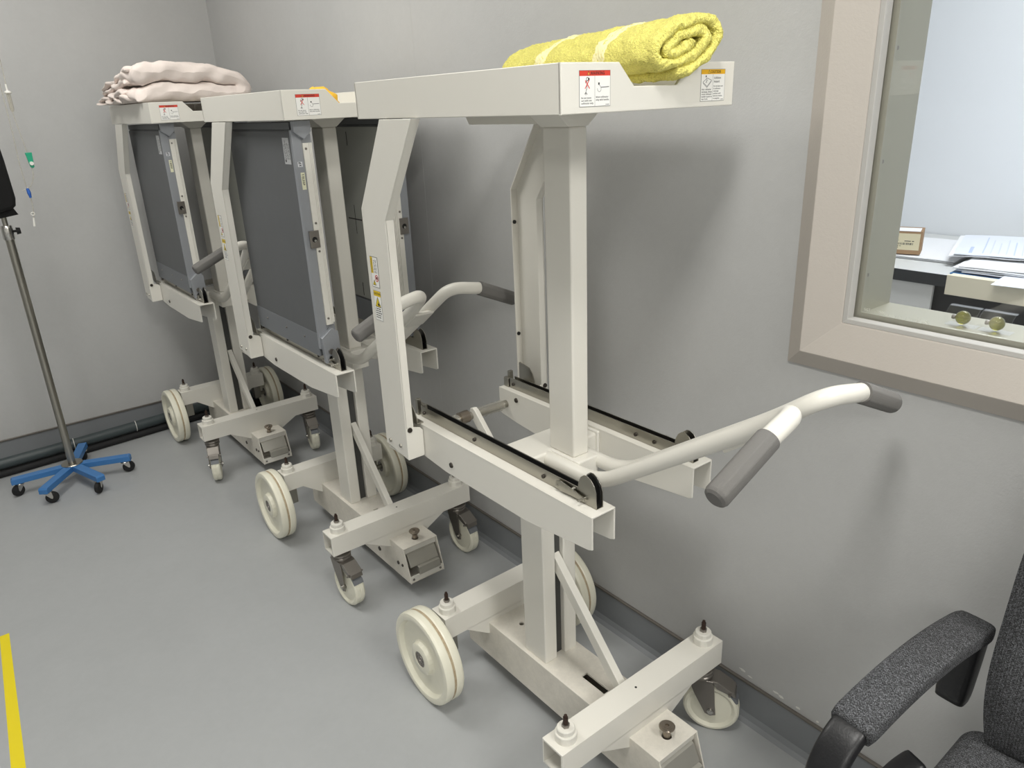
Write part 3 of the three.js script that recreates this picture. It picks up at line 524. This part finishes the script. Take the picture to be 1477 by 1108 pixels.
  for (const x of [0.964, 1.066]) part('screw', screwZ(x, 0.063, -0.749, 0.0042), M.darkSteel, beam);
  for (const [y, z, r] of [[0.092, -0.945, 0.008], [0.1, -0.818, 0.0065], [0.103, -0.79, 0.005]]) part('bolt', screwX(0.951, y, z, -1, r), M.boltHead, beam);
  part('foot_pedal', [prismX([[-0.79, 0.15], [-0.776, 0.141], [-0.757, 0.104], [-0.763, 0.1], [-0.79, 0.135]], 0.962, 1.068, 0.001), prismX([[-0.764, 0.104], [-0.747, 0.1], [-0.742, 0.078], [-0.747, 0.072], [-0.764, 0.075]], 0.986, 1.066, 0.001)], M.pedal, beam);
  part('release_knob', lathe([[0, 0], [0.0085, 0], [0.0085, 0.02], [0.012, 0.024], [0.0175, 0.031], [0.018, 0.034], [0.0155, 0.036], [0.0125, 0.0355], [0.012, 0.0365], [0.0085, 0.036], [0.008, 0.037], [0.0045, 0.0365], [0.004, 0.033], [0, 0.033]], 36).translate(1.017, 0.162, -0.812), M.bronze, beam);
  const hollow = (x0, x1, y0, y1, z0, z1, w) => { const sh = [[z0, y0], [z1, y0], [z1, y1], [z0, y1]]; return prismX(sh, x0, x1, 0.0015, [rectHole(-z1 + w, -z0 - w, y0 + w, y1 - w)]); };
  const front = part('front_crossbar', [hollow(0.752, 1.278, 0.187, 0.2535, -0.925, -0.862, 0.0035), prismZ([[0.86, 0.189], [1.17, 0.189], [1.08, 0.14], [1.08, 0.085], [0.95, 0.085], [0.95, 0.14]].slice(0, 3).concat([[0.95, 0.14]]), -0.868, -0.862, 0.001), prismZ([[0.86, 0.189], [1.17, 0.189], [1.08, 0.14], [0.95, 0.14]], -0.925, -0.919, 0.001)], M.paint, t);
  part('hole', [rod([1.005, 0.2532, -0.895], [1.005, 0.2539, -0.895], 0.0028, 0.0028, 16)], M.black, front);
  for (const s of [-1, 1]) stud(front, mir(s, 0.79), -0.893, 0.2535);
  const rear = part('rear_crossbar', [hollow(0.8125, 2 * CXX - 0.8125, 0.183, 0.248, -1.446, -1.382, 0.0035), bx(0.8125, 0.8155, 0.1845, 0.2465, -1.4445, -1.3835, 0.0005), bx(2 * CXX - 0.8155, 2 * CXX - 0.8125, 0.1845, 0.2465, -1.4445, -1.3835, 0.0005), prismZ([[0.875, 0.185], [2 * CXX - 0.875, 0.185], [1.081, 0.133], [0.949, 0.133]], -1.388, -1.382, 0.001), prismZ([[0.875, 0.185], [2 * CXX - 0.875, 0.185], [1.081, 0.133], [0.949, 0.133]], -1.446, -1.44, 0.001)], M.paint, t);
  for (const s of [-1, 1]) { stud(rear, mir(s, 0.84), -1.412, 0.248, 0.95); part('axle', [rod([mir(s, 0.782), 0.1295, -1.4245], [mir(s, 0.845), 0.1295, -1.4245], 0.0105), bx(...mx(s, 0.828, 0.862), 0.112, 0.1835, -1.442, -1.407, 0.003)], M.steel, rear); bigWheel(t, s); }
  caster(t, 0.79, 0.0); caster(t, mir(1, 0.79), 0.75);
  return t;
}
const cartGroup = 'collimator carts parked in a row along the wall';
const carts = [];
{
  const proto = makeCart();
  const spots = [
    [CXX, CZZ, 'white wheeled cart without panels, rolled yellow towel on its tray, beside the window'],
    [CXX + 0.006, CZZ - 1.075, 'white wheeled cart holding two grey panels, parked between the empty cart and the corner cart'],
    [CXX - 0.024, CZZ - 2.262, 'white wheeled cart holding panels, folded white quilt on its tray, in the room corner'],
  ];
  spots.forEach(([x, z, label], i) => {
    const c = i ? proto.clone() : proto; c.name = numbered('collimator_cart'); c.position.set(x, 0, z); scene.add(c);
    c.userData = { label, category: 'cart', group: cartGroup }; carts.push(c);
  });
  const turn = (c, a, b) => { const k = c.children.filter((o) => o.name === 'caster'); k[0].rotation.y = a; k[1].rotation.y = b; };
  turn(carts[0], 0.3, 0.55); turn(carts[1], 0.08, 0.05); turn(carts[2], -0.3, -0.2);
}

// ---------------------------------------------------------------- collimator panels standing in the slide channels
function makePanel(cart, s, label, text, nameMaterial) {
  const t = thing('collimator', label, 'collimator', [cart.position.x, 0, cart.position.z], 'collimator panels standing in the carts');
  const b = (x0, x1, y0, y1, z0, z1, r) => bx(...mx(s, x0, x1), y0, y1, z0, z1, r), zf = -0.955;
  part('core', b(0.8455, 0.897, 0.806, 1.452, -1.452, zf - 0.012, 0.002), M.panelDark, t);
  part('outer_sheet', b(0.842, 0.8455, 0.878, 1.448, -1.449, zf - 0.01, 0.001), M.panelDark, t);
  part('lower_band', b(0.8415, 0.8455, 0.806, 0.8775, -1.449, zf - 0.01, 0.001), M.panelBand, t);
  for (const z of [-1.36, -1.2, -1.06]) part('screw', screwX(mir(s, 0.8415), 0.85, z, s, 0.003), M.darkSteel, t);
  part('top_rail', b(0.844, 0.896, 1.4525, 1.472, -1.452, zf - 0.012, 0.001), M.panelDark, t);
  // inner face with printed alignment lines
  part('inner_sheet', b(0.8972, 0.9, 0.893, 1.4465, -1.44, zf - 0.012, 0.0008), M.panelGrey, t);
  part('inner_band', b(0.8972, 0.8995, 0.806, 0.886, -1.44, zf - 0.012, 0.0008), M.panelBand, t);
  const ln = (y0, y1, z0, z1) => b(0.9, 0.9003, y0, y1, z0, z1, 0);
  part('alignment_mark', [ln(1.11, 1.204, -1.2075, -1.2045), ln(1.156, 1.16, -1.255, -1.16), ln(1.39, 1.432, -1.208, -1.204), ln(0.9, 0.945, -1.208, -1.204), ln(1.157, 1.1595, -1.42, -1.38), ln(1.157, 1.1595, -1.03, -0.985)], M.black, t);
  // end frame facing the handle side
  const fr = part('end_frame', b(0.842, 0.8705, 0.83, 1.452, zf - 0.012, zf, 0.0015), M.frameBlue, t);
  part('end_frame', b(0.8705, 0.8995, 0.86, 1.44, zf - 0.012, zf - 0.004, 0.001), M.frameBlue, t);
  const st = part('white_strip', [b(0.8705, 0.888, 0.9, 1.417, zf - 0.004, zf + 0.004, 0.0006), b(0.8888, 0.893, 0.9, 1.417, zf - 0.004, zf + 0.003, 0.0005), b(0.8938, 0.898, 0.905, 1.417, zf - 0.004, zf + 0.002, 0.0005)], M.stripWhite, t);
  for (const y of [1.402, 1.2, 1.12, 0.92]) part('screw', screwZ(mir(s, 0.878), y, zf + 0.004, 0.0033), M.darkSteel, st);
  { // latch plate with its keyhole
    const [x0, x1] = mx(s, 0.853, 0.882), xc = (x0 + x1) / 2;
    part('latch_plate', prismZ([[x0, 1.131], [x1, 1.131], [x1, 1.18], [x0, 1.18]], zf + 0.0035, zf + 0.008, 0.0006, [roundHole(xc, 1.155, 0.0078)]), M.darkSteel, t);
    part('latch_bolt', [rod([xc, 1.155, zf + 0.004], [xc, 1.155, zf + 0.0045], 0.0076), ], M.black, t);
    part('latch_pin', rod([xc + 0.002, 1.1515, zf + 0.0045], [xc + 0.002, 1.1515, zf + 0.0065], 0.004, 0.0035), M.chrome, t);
  }
  const tab = (pts) => prismZ(s < 0 ? pts : pts.map(([x, y]) => [mir(1, x), y]).reverse(), zf - 0.002, zf + 0.015, 0.0012);
  part('top_bracket', tab([[0.845, 1.475], [0.845, 1.447], [0.872, 1.427], [0.895, 1.447], [0.895, 1.475]]), M.frameBlue, t);
  const lb = part('bottom_bracket', tab([[0.845, 0.866], [0.879, 0.892], [0.899, 0.878], [0.9, 0.812], [0.885, 0.812], [0.8845, 0.806], [0.862, 0.806], [0.857, 0.786], [0.851, 0.786], [0.847, 0.83]]), M.frameBlue, t);
  part('roller', [rod([mir(s, 0.868), 0.822, zf + 0.015], [mir(s, 0.868), 0.822, zf + 0.022], 0.0085), rod([mir(s, 0.89), 0.822, zf + 0.015], [mir(s, 0.89), 0.822, zf + 0.02], 0.006)], M.darkSteel, lb);
  part('foot', b(0.868, 0.8785, 0.778, 0.8065, -1.44, zf - 0.03, 0.001), M.black, t);
  const f = (w, h, x, y, mat, name, parent) => part(name, sheet(w, h, '+z').translate(mir(s, x), y, zf + 0.0004), mat, parent);
  f(0.0135, 0.0135, 0.857, 1.362, M.ceMark, 'mark_plate', fr); f(0.0115, 0.046, 0.8605, 1.317, nameMaterial, 'name_label', fr);
  if (s < 0) part('data_label', sheet(0.042, 0.07, '-x').translate(0.8418, 1.397, -0.999), M.specLabel, t);
  t.userData.label = label; return t;
}
makePanel(carts[1], -1, 'grey panel labelled 1 ELEGP standing in the middle cart, plain outer face', '', M.label1);
makePanel(carts[1], 1, 'grey panel labelled 2 ELEGP with black cross mark, middle cart, beside the wall', '', M.label2);
makePanel(carts[2], -1, 'grey panel labelled 1 MEGP standing in the corner cart, plain outer face', '', M.label3);
makePanel(carts[2], 1, 'grey panel with black alignment marks in the corner cart beside the wall', '', M.label4);

// ---------------------------------------------------------------- soft things on the trays
// cloth band of given thickness folded along a path in the x-y plane and drawn out along z
function foldedCloth(path, thick, z0, z1, nz, warp, opts = {}) {
  const n = path.length, pos = [], idx = [], uv = [], ring = [];
  const nor = path.map((p, i) => { const a = path[Math.max(0, i - 1)], b = path[Math.min(n - 1, i + 1)]; const l = Math.hypot(b[0] - a[0], b[1] - a[1]) || 1; return [-(b[1] - a[1]) / l, (b[0] - a[0]) / l]; });
  const outline = [];
  for (let i = 0; i < n; i++) outline.push([path[i][0] + nor[i][0] * thick / 2, path[i][1] + nor[i][1] * thick / 2, i / n]);
  for (let k = 1; k < 6; k++) { const a = k / 6 * Math.PI, e = n - 1, tx = nor[e][1], ty = -nor[e][0]; outline.push([path[e][0] + nor[e][0] * Math.cos(a) * thick / 2 + tx * Math.sin(a) * thick / 2, path[e][1] + nor[e][1] * Math.cos(a) * thick / 2 + ty * Math.sin(a) * thick / 2, 1]); }
  for (let i = n - 1; i >= 0; i--) outline.push([path[i][0] - nor[i][0] * thick / 2, path[i][1] - nor[i][1] * thick / 2, i / n]);
  for (let k = 1; k < 6; k++) { const a = k / 6 * Math.PI, tx = -nor[0][1], ty = nor[0][0]; outline.push([path[0][0] - nor[0][0] * Math.cos(a) * thick / 2 + tx * Math.sin(a) * thick / 2, path[0][1] - nor[0][1] * Math.cos(a) * thick / 2 + ty * Math.sin(a) * thick / 2, 0]); }
  const m = outline.length; let run = [0];
  for (let k = 1; k < m; k++) run.push(run[k - 1] + Math.hypot(outline[k][0] - outline[k - 1][0], outline[k][1] - outline[k - 1][1]));
  // end rounding: shrink the section towards the path over the last rows
  const rows = []; const e = opts.round ?? thick / 2;
  for (let j = 0; j <= nz; j++) rows.push([z0 + (z1 - z0) * j / nz, 1]);
  const cap = [[-e, 0.0], [-e * 0.92, 0.38], [-e * 0.7, 0.7], [-e * 0.38, 0.92]];
  const all = [...cap.map(([d, k]) => [z0 + d, k]), ...rows, ...cap.slice().reverse().map(([d, k]) => [z1 - d, k])];
  const center = (k) => { const [x, y] = outline[k]; let best = 1e9, c = path[0]; const i = k < n ? k : k < n + 5 ? n - 1 : k < 2 * n + 5 ? 2 * n + 4 - k : 0; return path[Math.max(0, Math.min(n - 1, i))]; };
  all.forEach(([z, s]) => { for (let k = 0; k < m; k++) { const c = center(k); let x = c[0] + (outline[k][0] - c[0]) * s, y = c[1] + (outline[k][1] - c[1]) * s; const q = warp(x, y, z, outline[k][2], k / m); pos.push(...q); uv.push(run[k], z); } });
  for (let j = 0; j + 1 < all.length; j++) for (let k = 0; k < m; k++) { const a = j * m + k, b = j * m + (k + 1) % m, c = a + m, d = b + m; idx.push(a, b, c, b, d, c); }
  const g = new THREE.BufferGeometry(); g.setAttribute('position', new THREE.Float32BufferAttribute(pos, 3)); g.setAttribute('uv', new THREE.Float32BufferAttribute(uv, 2)); g.setIndex(idx); g.computeVertexNormals(); return g;
}
{ // rolled yellow towel lying in the notch of the first tray
  const path = [], N = 190, turns = 2.15;
  for (let i = 0; i <= N; i++) {
    const u = i / N, a = -u * turns * Math.PI * 2 + 5.4, r = 0.004 + 0.04 * u;
    // flattened roll, tilted up to the right
    const ex = Math.cos(a) * (r + 0.046 * (0.5 + 0.5 * u)), ey = Math.sin(a) * r * 0.93, k = 0.3;
    path.push([ex * Math.cos(k) - ey * Math.sin(k), ex * Math.sin(k) + ey * Math.cos(k)]);
  }
  const warp = (x, y, z) => { const f = 0.0017, n1 = noise3(x * 260, y * 260, z * 260), n2 = noise3(x * 26, y * 26, z * 22 + 5); const l = Math.hypot(x, y) || 1; const k = f * n1 + 0.003 * n2, sag = 1 - 0.10 * Math.max(0, -z / 0.45); return [x * sag + x / l * k, y * sag + y / l * k, z + 0.0025 * noise3(x * 90, y * 90 + 7, 3)]; };
  const t = thing('towel', 'rolled yellow terry towel with pale woven bands lying in the tray notch', 'towel', [1.06, 1.577, -0.875]);
  t.rotation.y = -0.10; t.rotation.x = -0.02;
  const cuts = [[-0.46, -0.342, M.terry], [-0.342, -0.31, M.terryBand], [-0.31, -0.148, M.terry], [-0.148, -0.118, M.terryBand], [-0.118, 0.0, M.terry]];
  // whole roll, with the two woven bands as slightly sunk rings
  mesh('roll', foldedCloth(path, 0.0185, -0.46, 0, 210, (x, y, z) => { const q = warp(x, y, z); return q; }), M.terry, t);
  const outer = path.slice(-84);
  for (const [a, b] of [[-0.335, -0.305], [-0.15, -0.118]]) mesh('woven_band', foldedCloth(outer.map(([x, y]) => [x * 1.0, y * 1.0]), 0.0198, a, b, 10, (x, y, z) => { const q = warp(x, y, z); return q; }, { round: 0.004 }), M.terryBand, t);
}
{ // yellow cloth showing above the tray edge of the middle cart
  const g = new THREE.SphereGeometry(1, 40, 24), p = g.attributes.position;
  for (let i = 0; i < p.count; i++) { const x = p.getX(i), y = p.getY(i), z = p.getZ(i), k = 1 + 0.14 * noise3(x * 2, y * 2, z * 2); p.setXYZ(i, x * 0.05 * k, Math.max(-0.35, y) * 0.05 * k, z * 0.07 * k); }
  g.computeVertexNormals();
  tag(mesh('cloth', g.translate(carts[1].position.x, 1.511, carts[1].position.z + 0.03), M.yellowCloth), 'crumpled yellow cloth lying in the tray of the middle cart', 'cloth');
}
{ // folded white quilt on the corner cart
  const cx = carts[2].position.x, cz = carts[2].position.z;
  const t = thing('quilt', 'folded puffy white quilt piled on the corner cart tray', 'quilt', [cx, 1.5535, cz]);
  const upper = [], lower = [];
  const seg = (list, a, b, n) => { for (let i = 0; i <= n; i++) list.push([a[0] + (b[0] - a[0]) * i / n, a[1] + (b[1] - a[1]) * i / n]); };
  // one thick layer folded over: bottom run, turn at the right, top run, turn at the left
  seg(upper, [-0.2, 0.034], [0.155, 0.034], 40);
  for (let k = 1; k < 14; k++) { const a = -Math.PI / 2 + k / 14 * Math.PI; upper.push([0.155 + 0.034 * Math.cos(a), 0.068 + 0.034 * Math.sin(a)]); }
  seg(upper, [0.155, 0.102], [-0.2, 0.108], 40);
  const warp = (x, y, z, u, k) => {
    const w = noise3(x * 9, y * 14, z * 7) * 0.007 + noise3(x * 22, y * 30 + z * 12, z * 26) * 0.0035 + Math.sin((z * 1.0 + x * 0.35) * 60 + noise3(x * 6, y * 6, z * 6) * 3) * 0.0016, l = 1;
    const left = Math.max(0, (-x - 0.12) / 0.1), back = Math.max(0, -(z + 0.05) / 0.3);
    const low = (1 - 0.55 * Math.min(1, Math.max(0, (0.12 - z) / 0.47)) * Math.min(1, Math.max(0.25, (0.2 - x) / 0.35))) * (1 - 0.3 * Math.pow(Math.max(0, (x + 0.02) / 0.21), 2));
    return [x - 0.02 * left * noise3(y * 18, z * 9, 2), Math.max(0.001, (y + w - 0.01 * left) * low + 0.007 * noise3(z * 14, x * 8, 4) * left), z + 0.006 * noise3(x * 12, y * 22, 9)];
  };
  mesh('cover', foldedCloth(upper, 0.066, -0.345, 0.17, 110, warp, { round: 0.024 }), M.cotton, t);
  const hang = []; seg(hang, [-0.235, -0.008 + 0.018], [-0.1, 0.012], 16);
  const frill = (name, z0, z1, y, x0) => { const pth = []; seg(pth, [x0, y], [x0 + 0.11, y + 0.012], 18); mesh(name, foldedCloth(pth, 0.02, z0, z1, 60, (x, yy, z) => { const e = Math.max(0, (x0 + 0.06 - x) / 0.06); const low = 1 - 0.55 * Math.min(1, Math.max(0, (0.12 - z) / 0.47)); return [x + 0.016 * e * noise3(z * 9, yy * 8, y * 90), Math.max(0.0012, (yy + 0.007 * e * Math.sin(z * 42 + y * 300) + 0.003 * noise3(x * 14, yy * 12, z * 16)) * low), z]; }, { round: 0.009 }), M.cotton, t); };
  frill('layer_edge', -0.33, 0.12, 0.014, -0.245); frill('layer_edge', -0.32, 0.1, 0.042, -0.25); frill('layer_edge', -0.3, 0.12, 0.078, -0.24); frill('layer_edge', -0.3, 0.15, 0.112, -0.235);
}

// ---------------------------------------------------------------- floor marking, hoses
tag(mesh('floor_tape', prismY([[-0.1235, -2.52], [-0.098, -2.52], [-0.135, -1.75], [-0.167, -1.75]], 0, 0.0006), M.tape), 'yellow marking tape stuck straight along the grey floor', 'floor tape');
{
  const run = (dz, y, end) => rounded([[-2.6, y, -3.83 + dz], [0.0, y, -3.835 + dz], [0.35, y, -3.853 + dz], [0.72, y, -3.878 + dz], [1.0, y, -3.9 + dz], [1.24, y, end]], 0.3);
  const h = thing('hose', 'thick dark grey hose lying along the foot of the back wall', 'hose', [0, 0, 0]);
  mesh('hose_body', tube(run(0, 0.0608, -3.86), 0.0245, 24), M.hose, h);
  for (const [x, z] of [[0.32, -3.851], [0.60, -3.87]]) mesh('cable_tie', new THREE.TorusGeometry(0.0256, 0.0016, 8, 36).rotateY(Math.PI / 2 - 0.06).translate(x, 0.0608, z), M.whitePlastic, h);
  tag(mesh('power_cable', tube(run(0.008, 0.0168, -3.84), 0.0165, 18), M.rubber), 'thicker black cable on the floor directly under the grey hose', 'cable');
  tag(mesh('signal_cable', tube(run(-0.03, 0.0125, -3.885), 0.012, 18), M.rubber), 'thinner black cable on the floor between the hose and the skirting', 'cable');
}

// ---------------------------------------------------------------- drip stand
{
  const bx0 = 0.269, bz0 = -3.561;
  const s = thing('drip_stand', 'steel drip stand on a blue five legged wheeled base', 'drip stand', [bx0, 0, bz0]);
  mesh('pole', [rod([0, 0.085, 0], [0, 1.11, 0], 0.0155), rod([0, 1.1, 0], [0, 1.98, 0], 0.0095)], M.steel, s);
  const col = mesh('collar', [lathe([[0.0095, 0], [0.019, 0], [0.0205, 0.004], [0.0205, 0.05], [0.0185, 0.055], [0.0095, 0.055]], 28).translate(0, 1.07, 0)], M.chrome, s);
  mesh('clamp_knob', [rod([0.018, 1.1, 0], [0.034, 1.1, 0], 0.005), rod([0.03, 1.1, 0], [0.044, 1.1, 0], 0.014, 0.012, 10)], M.black, col);
  mesh('hub_plate', lathe([[0, 0.082], [0.042, 0.082], [0.043, 0.084], [0.04, 0.087], [0, 0.0875]], 40), M.steel, s);
  mesh('hook', [tube(rounded([[0, 1.975, 0], [0.1, 1.99, 0.02], [0.15, 1.985, 0.03], [0.155, 2.02, 0.03]], 0.02), 0.004, 10), tube(rounded([[0, 1.975, 0], [-0.1, 1.99, -0.02], [-0.15, 1.985, -0.03], [-0.155, 2.02, -0.03]], 0.02), 0.004, 10)], M.steel, s);
  const tips = [[0.055, -3.575], [0.088, -3.325], [0.362, -3.262], [0.488, -3.475], [0.335, -3.745]];
  tips.forEach(([x, z], i) => {
    const dx = x - bx0, dz = z - bz0, L = 0.235, a = Math.atan2(dx, dz), leg = new THREE.Group(); leg.name = 'leg'; leg.rotation.y = a; s.add(leg);
    mesh('leg_tube', prismX([[0.0, 0.057], [0.0, 0.082], [L - 0.006, 0.082], [L, 0.076], [L, 0.057]], -0.018, 0.018, 0.002), M.blue, leg);
    const rr = [0.5, 2.1, -0.9, 0.4, 1.4][i], cg = [];
    cg.push(lathe([[0, 0.0565], [0.015, 0.0565], [0.018, 0.053], [0.017, 0.049], [0, 0.048]], 24));
    for (const q of [-1, 1]) cg.push(prismX([[-0.014, 0.052], [0.014, 0.052], [0.016, 0.03], [0.013, 0.022], [0.007, 0.025]], q * 0.0115 - 0.001, q * 0.0115 + 0.001));
    mesh('caster_fork', join(cg).rotateY(rr).translate(0, 0, L - 0.028), M.chrome, leg);
    mesh('caster_wheel', lathe([[0, -0.0095], [0.02, -0.0095], [0.0235, -0.008], [0.0255, -0.003], [0.0255, 0.003], [0.0235, 0.008], [0.02, 0.0095], [0, 0.0095]], 32).rotateZ(Math.PI / 2).translate(0, 0.0255, 0.012).rotateY(rr).translate(0, 0, L - 0.028), M.rubber, leg);
  });
  // black cover hanging on the pole
  const c = thing('pump_cover', 'black fabric cover hanging on the pole of the drip stand', 'cover', [bx0, 1.17, bz0]);
  const cov = prismZ([[-0.09, 0.03], [-0.07, 0.0], [0.03, 0.02], [0.044, 0.032], [0.05, 0.06], [0.046, 0.2], [0.036, 0.36], [-0.08, 0.38]], 0.018, 0.085, 0.012);
  mesh('cover_body', cov, M.cloth, c); mesh('flap', prismZ([[-0.07, 0.02], [-0.03, -0.012], [0.046, -0.002], [0.03, 0.035]], 0.03, 0.07, 0.004), M.cloth, c);
  mesh('strap', lathe([[0.0135, 0], [0.0165, 0], [0.0165, 0.02], [0.0135, 0.02], [0.0135, 0]], 24).translate(0, 0.2, 0), M.cloth, c);
  // giving set
  const iv = thing('infusion_tube', 'clear infusion tubing with a green roller clamp hanging by the drip stand', 'tubing', [0.37, 0, -3.5]);
  const X = (x) => x - 0.37, tb = M.whitePlastic;
  const line = spline([[X(0.33), 1.95, -0.03], [X(0.385), 1.75, 0], [X(0.386), 1.63, 0], [X(0.385), 1.53, 0], [X(0.392), 1.45, 0], [X(0.4), 1.34, 0], [X(0.396), 1.3, 0.0], [X(0.378), 1.268, 0.0], [X(0.35), 1.255, 0.0]], 70);
  mesh('tube', tube(line, 0.0018, 8), M.film, iv);
  mesh('tube', tube(spline([[X(0.32), 1.94, -0.03], [X(0.36), 1.75, 0.01], [X(0.366), 1.5, 0.01], [X(0.362), 1.35, 0.01], [X(0.365), 1.255, 0.01], [X(0.369), 1.21, 0.01], [X(0.36), 1.13, 0.01]], 60), 0.0018, 8), M.film, iv);
  mesh('drip_chamber', lathe([[0, 0.035], [0.003, 0.034], [0.003, 0.012], [0.012, 0.008], [0.012, 0.004], [0.0075, 0.003], [0.0075, -0.05], [0.004, -0.06], [0, -0.06]], 24).translate(X(0.3855), 1.6, 0), M.film, iv);
  mesh('chamber_cap', lathe([[0, 0.036], [0.0035, 0.035], [0.0035, 0.013], [0.013, 0.009], [0.013, 0.0045], [0, 0.0045]], 24).translate(X(0.3855), 1.601, 0), tb, iv);
  const cl = mesh('roller_clamp', [prismZ([[-0.012, 0.03], [0.011, 0.03], [0.008, -0.024], [0.002, -0.028], [-0.005, -0.024]], -0.006, 0.006, 0.001)].map((g) => g.translate(X(0.401), 1.362, 0)), M.green, iv);
  mesh('clamp_roller', lathe([[0, -0.004], [0.007, -0.004], [0.007, 0.004], [0, 0.004]], 20).rotateX(Math.PI / 2).translate(X(0.402), 1.352, 0.008), tb, cl);
  mesh('connector', [rod([X(0.366), 1.262, 0.01], [X(0.368), 1.243, 0.01], 0.005, 0.007), rod([X(0.368), 1.243, 0.01], [X(0.369), 1.226, 0.01], 0.0065, 0.004)], M.connectorBlue, iv);
  mesh('end_cap', [rod([X(0.361), 1.15, 0.01], [X(0.357), 1.118, 0.01], 0.003, 0.0045), new THREE.TorusGeometry(0.006, 0.0018, 8, 20).translate(X(0.362), 1.165, 0.01)], tb, iv);
}

// ---------------------------------------------------------------- office chair
{
  const o = [0.98, 0, -0.09], X = (x) => x - o[0], Z = (z) => z - o[2];
  const t = thing('office_chair', 'grey woven fabric office chair with black padded arms in front of the wall', 'chair', o);
  const pill = (w, h, d, r, bulge) => { const g = new RoundedBoxGeometry(w, h, d, 8, r), p = g.attributes.position; for (let i = 0; i < p.count; i++) { const a = 1 - Math.pow(Math.abs(p.getX(i)) / (w / 2), 2), b = 1 - Math.pow(Math.abs(p.getZ(i)) / (d / 2), 2); p.setY(i, p.getY(i) + (p.getY(i) > 0 ? 1 : 0) * bulge * a * b); } g.computeVertexNormals(); return g; };
  mesh('seat', metreUV(pill(0.46, 0.075, 0.47, 0.035, 0.012).translate(X(0.965), 0.452, Z(-0.075))), M.fabric, t);
  mesh('seat_pan', bx(X(0.77), X(1.16), 0.39, 0.418, Z(-0.26), Z(0.11), 0.012), M.plasticBlack, t);
  { // curved backrest
    const g = new THREE.BoxGeometry(0.06, 0.5, 0.44, 6, 40, 24), p = g.attributes.position;
    for (let i = 0; i < p.count; i++) {
      const y = p.getY(i) / 0.25, z = p.getZ(i) / 0.22, e = Math.max(0, 1 - Math.pow(Math.abs(y), 6)) * Math.max(0, 1 - Math.pow(Math.abs(z), 8));
      const h = p.getY(i) + 0.735, sh = 1 - 0.16 * Math.pow(Math.max(0, y), 3) - 0.1 * Math.pow(Math.max(0, -y), 3);
      const lean = 1.155 + 0.06 * Math.pow(Math.max(0, (h - 0.5) / 0.45), 1.3) - 0.012 * Math.exp(-Math.pow((h - 0.6) / 0.1, 2));
      p.setXYZ(i, X(lean + 0.028 + p.getX(i) * (0.35 + 0.65 * Math.sqrt(e)) + 0.02 * z * z * -1), h, Z(-0.07 + p.getZ(i) * sh));
    }
    g.computeVertexNormals(); mesh('backrest', metreUV(g), M.fabric, t);
  }
  mesh('back_bar', tube(spline([[X(0.99), 0.4, Z(-0.07)], [X(1.17), 0.395, Z(-0.07)], [X(1.235), 0.44, Z(-0.07)], [X(1.255), 0.62, Z(-0.07)]], 24), 0.018, 12), M.plasticBlack, t);
  for (const s of [-1, 1]) {
    const zc = (a) => (s < 0 ? a : -0.15 - a), pad = [], n = 34;
    for (let i = 0; i <= n; i++) { const u = i / n, x = 0.872 + 0.342 * u; pad.push(V3(X(x), 0.662 - 0.030 * Math.pow((u - 0.62) / 0.62, 2), Z(zc(-0.366 + 0.03 * u)))); }
    const arm = mesh('armrest', metreUV(strapZ(pad, 0.066, 0.034, 24)), M.fabric, t);
    const loop = spline([[X(0.905), 0.638, Z(zc(-0.364))], [X(0.865), 0.628, Z(zc(-0.367))], [X(0.828), 0.59, Z(zc(-0.37))], [X(0.818), 0.535, Z(zc(-0.37))], [X(0.838), 0.47, Z(zc(-0.365))], [X(0.885), 0.425, Z(zc(-0.352))], [X(0.94), 0.408, Z(zc(-0.33))], [X(1.0), 0.402, Z(zc(-0.28))]], 50);
    mesh('arm_bracket', strapZ(loop, 0.052, 0.026, 24), M.plasticBlack, arm);
    const back = spline([[X(1.2), 0.642, Z(zc(-0.336))], [X(1.2), 0.6, Z(zc(-0.338))], [X(1.192), 0.51, Z(zc(-0.342))]], 14);
    mesh('arm_bracket', strapZ(back, 0.05, 0.042, 24), M.plasticBlack, arm);
    mesh('arm_bracket', strapZ(spline([[X(0.93), 0.45, Z(zc(-0.345))], [X(1.0), 0.475, Z(zc(-0.335))], [X(1.035), 0.485, Z(zc(-0.325))]], 14), 0.04, 0.03, 24), M.plasticBlack, arm);
  }
  mesh('gas_column', [rod([X(0.965), 0.1, Z(-0.075)], [X(0.965), 0.25, Z(-0.075)], 0.027), rod([X(0.965), 0.25, Z(-0.075)], [X(0.965), 0.395, Z(-0.075)], 0.015)], M.plasticBlack, t);
  for (let k = 0; k < 5; k++) {
    const a = k / 5 * Math.PI * 2 + 0.9, leg = new THREE.Group(); leg.name = 'leg'; leg.position.set(X(0.965), 0, Z(-0.075)); leg.rotation.y = a; t.add(leg);
    mesh('leg_arm', prismX([[0.02, 0.085], [0.02, 0.135], [0.26, 0.085], [0.275, 0.075], [0.26, 0.062]], -0.02, 0.02, 0.004), M.plasticBlack, leg);
    mesh('caster_wheel', [-1, 1].map((q) => lathe([[0, -0.009], [0.022, -0.009], [0.026, -0.004], [0.026, 0.004], [0.022, 0.009], [0, 0.009]], 24).rotateZ(Math.PI / 2).translate(q * 0.013, 0.026, 0.262)), M.rubber, leg);
    mesh('caster_stem', rod([0, 0.03, 0.252], [0, 0.075, 0.252], 0.006), M.darkSteel, leg);
  }
}

renderer.render(scene, camera);
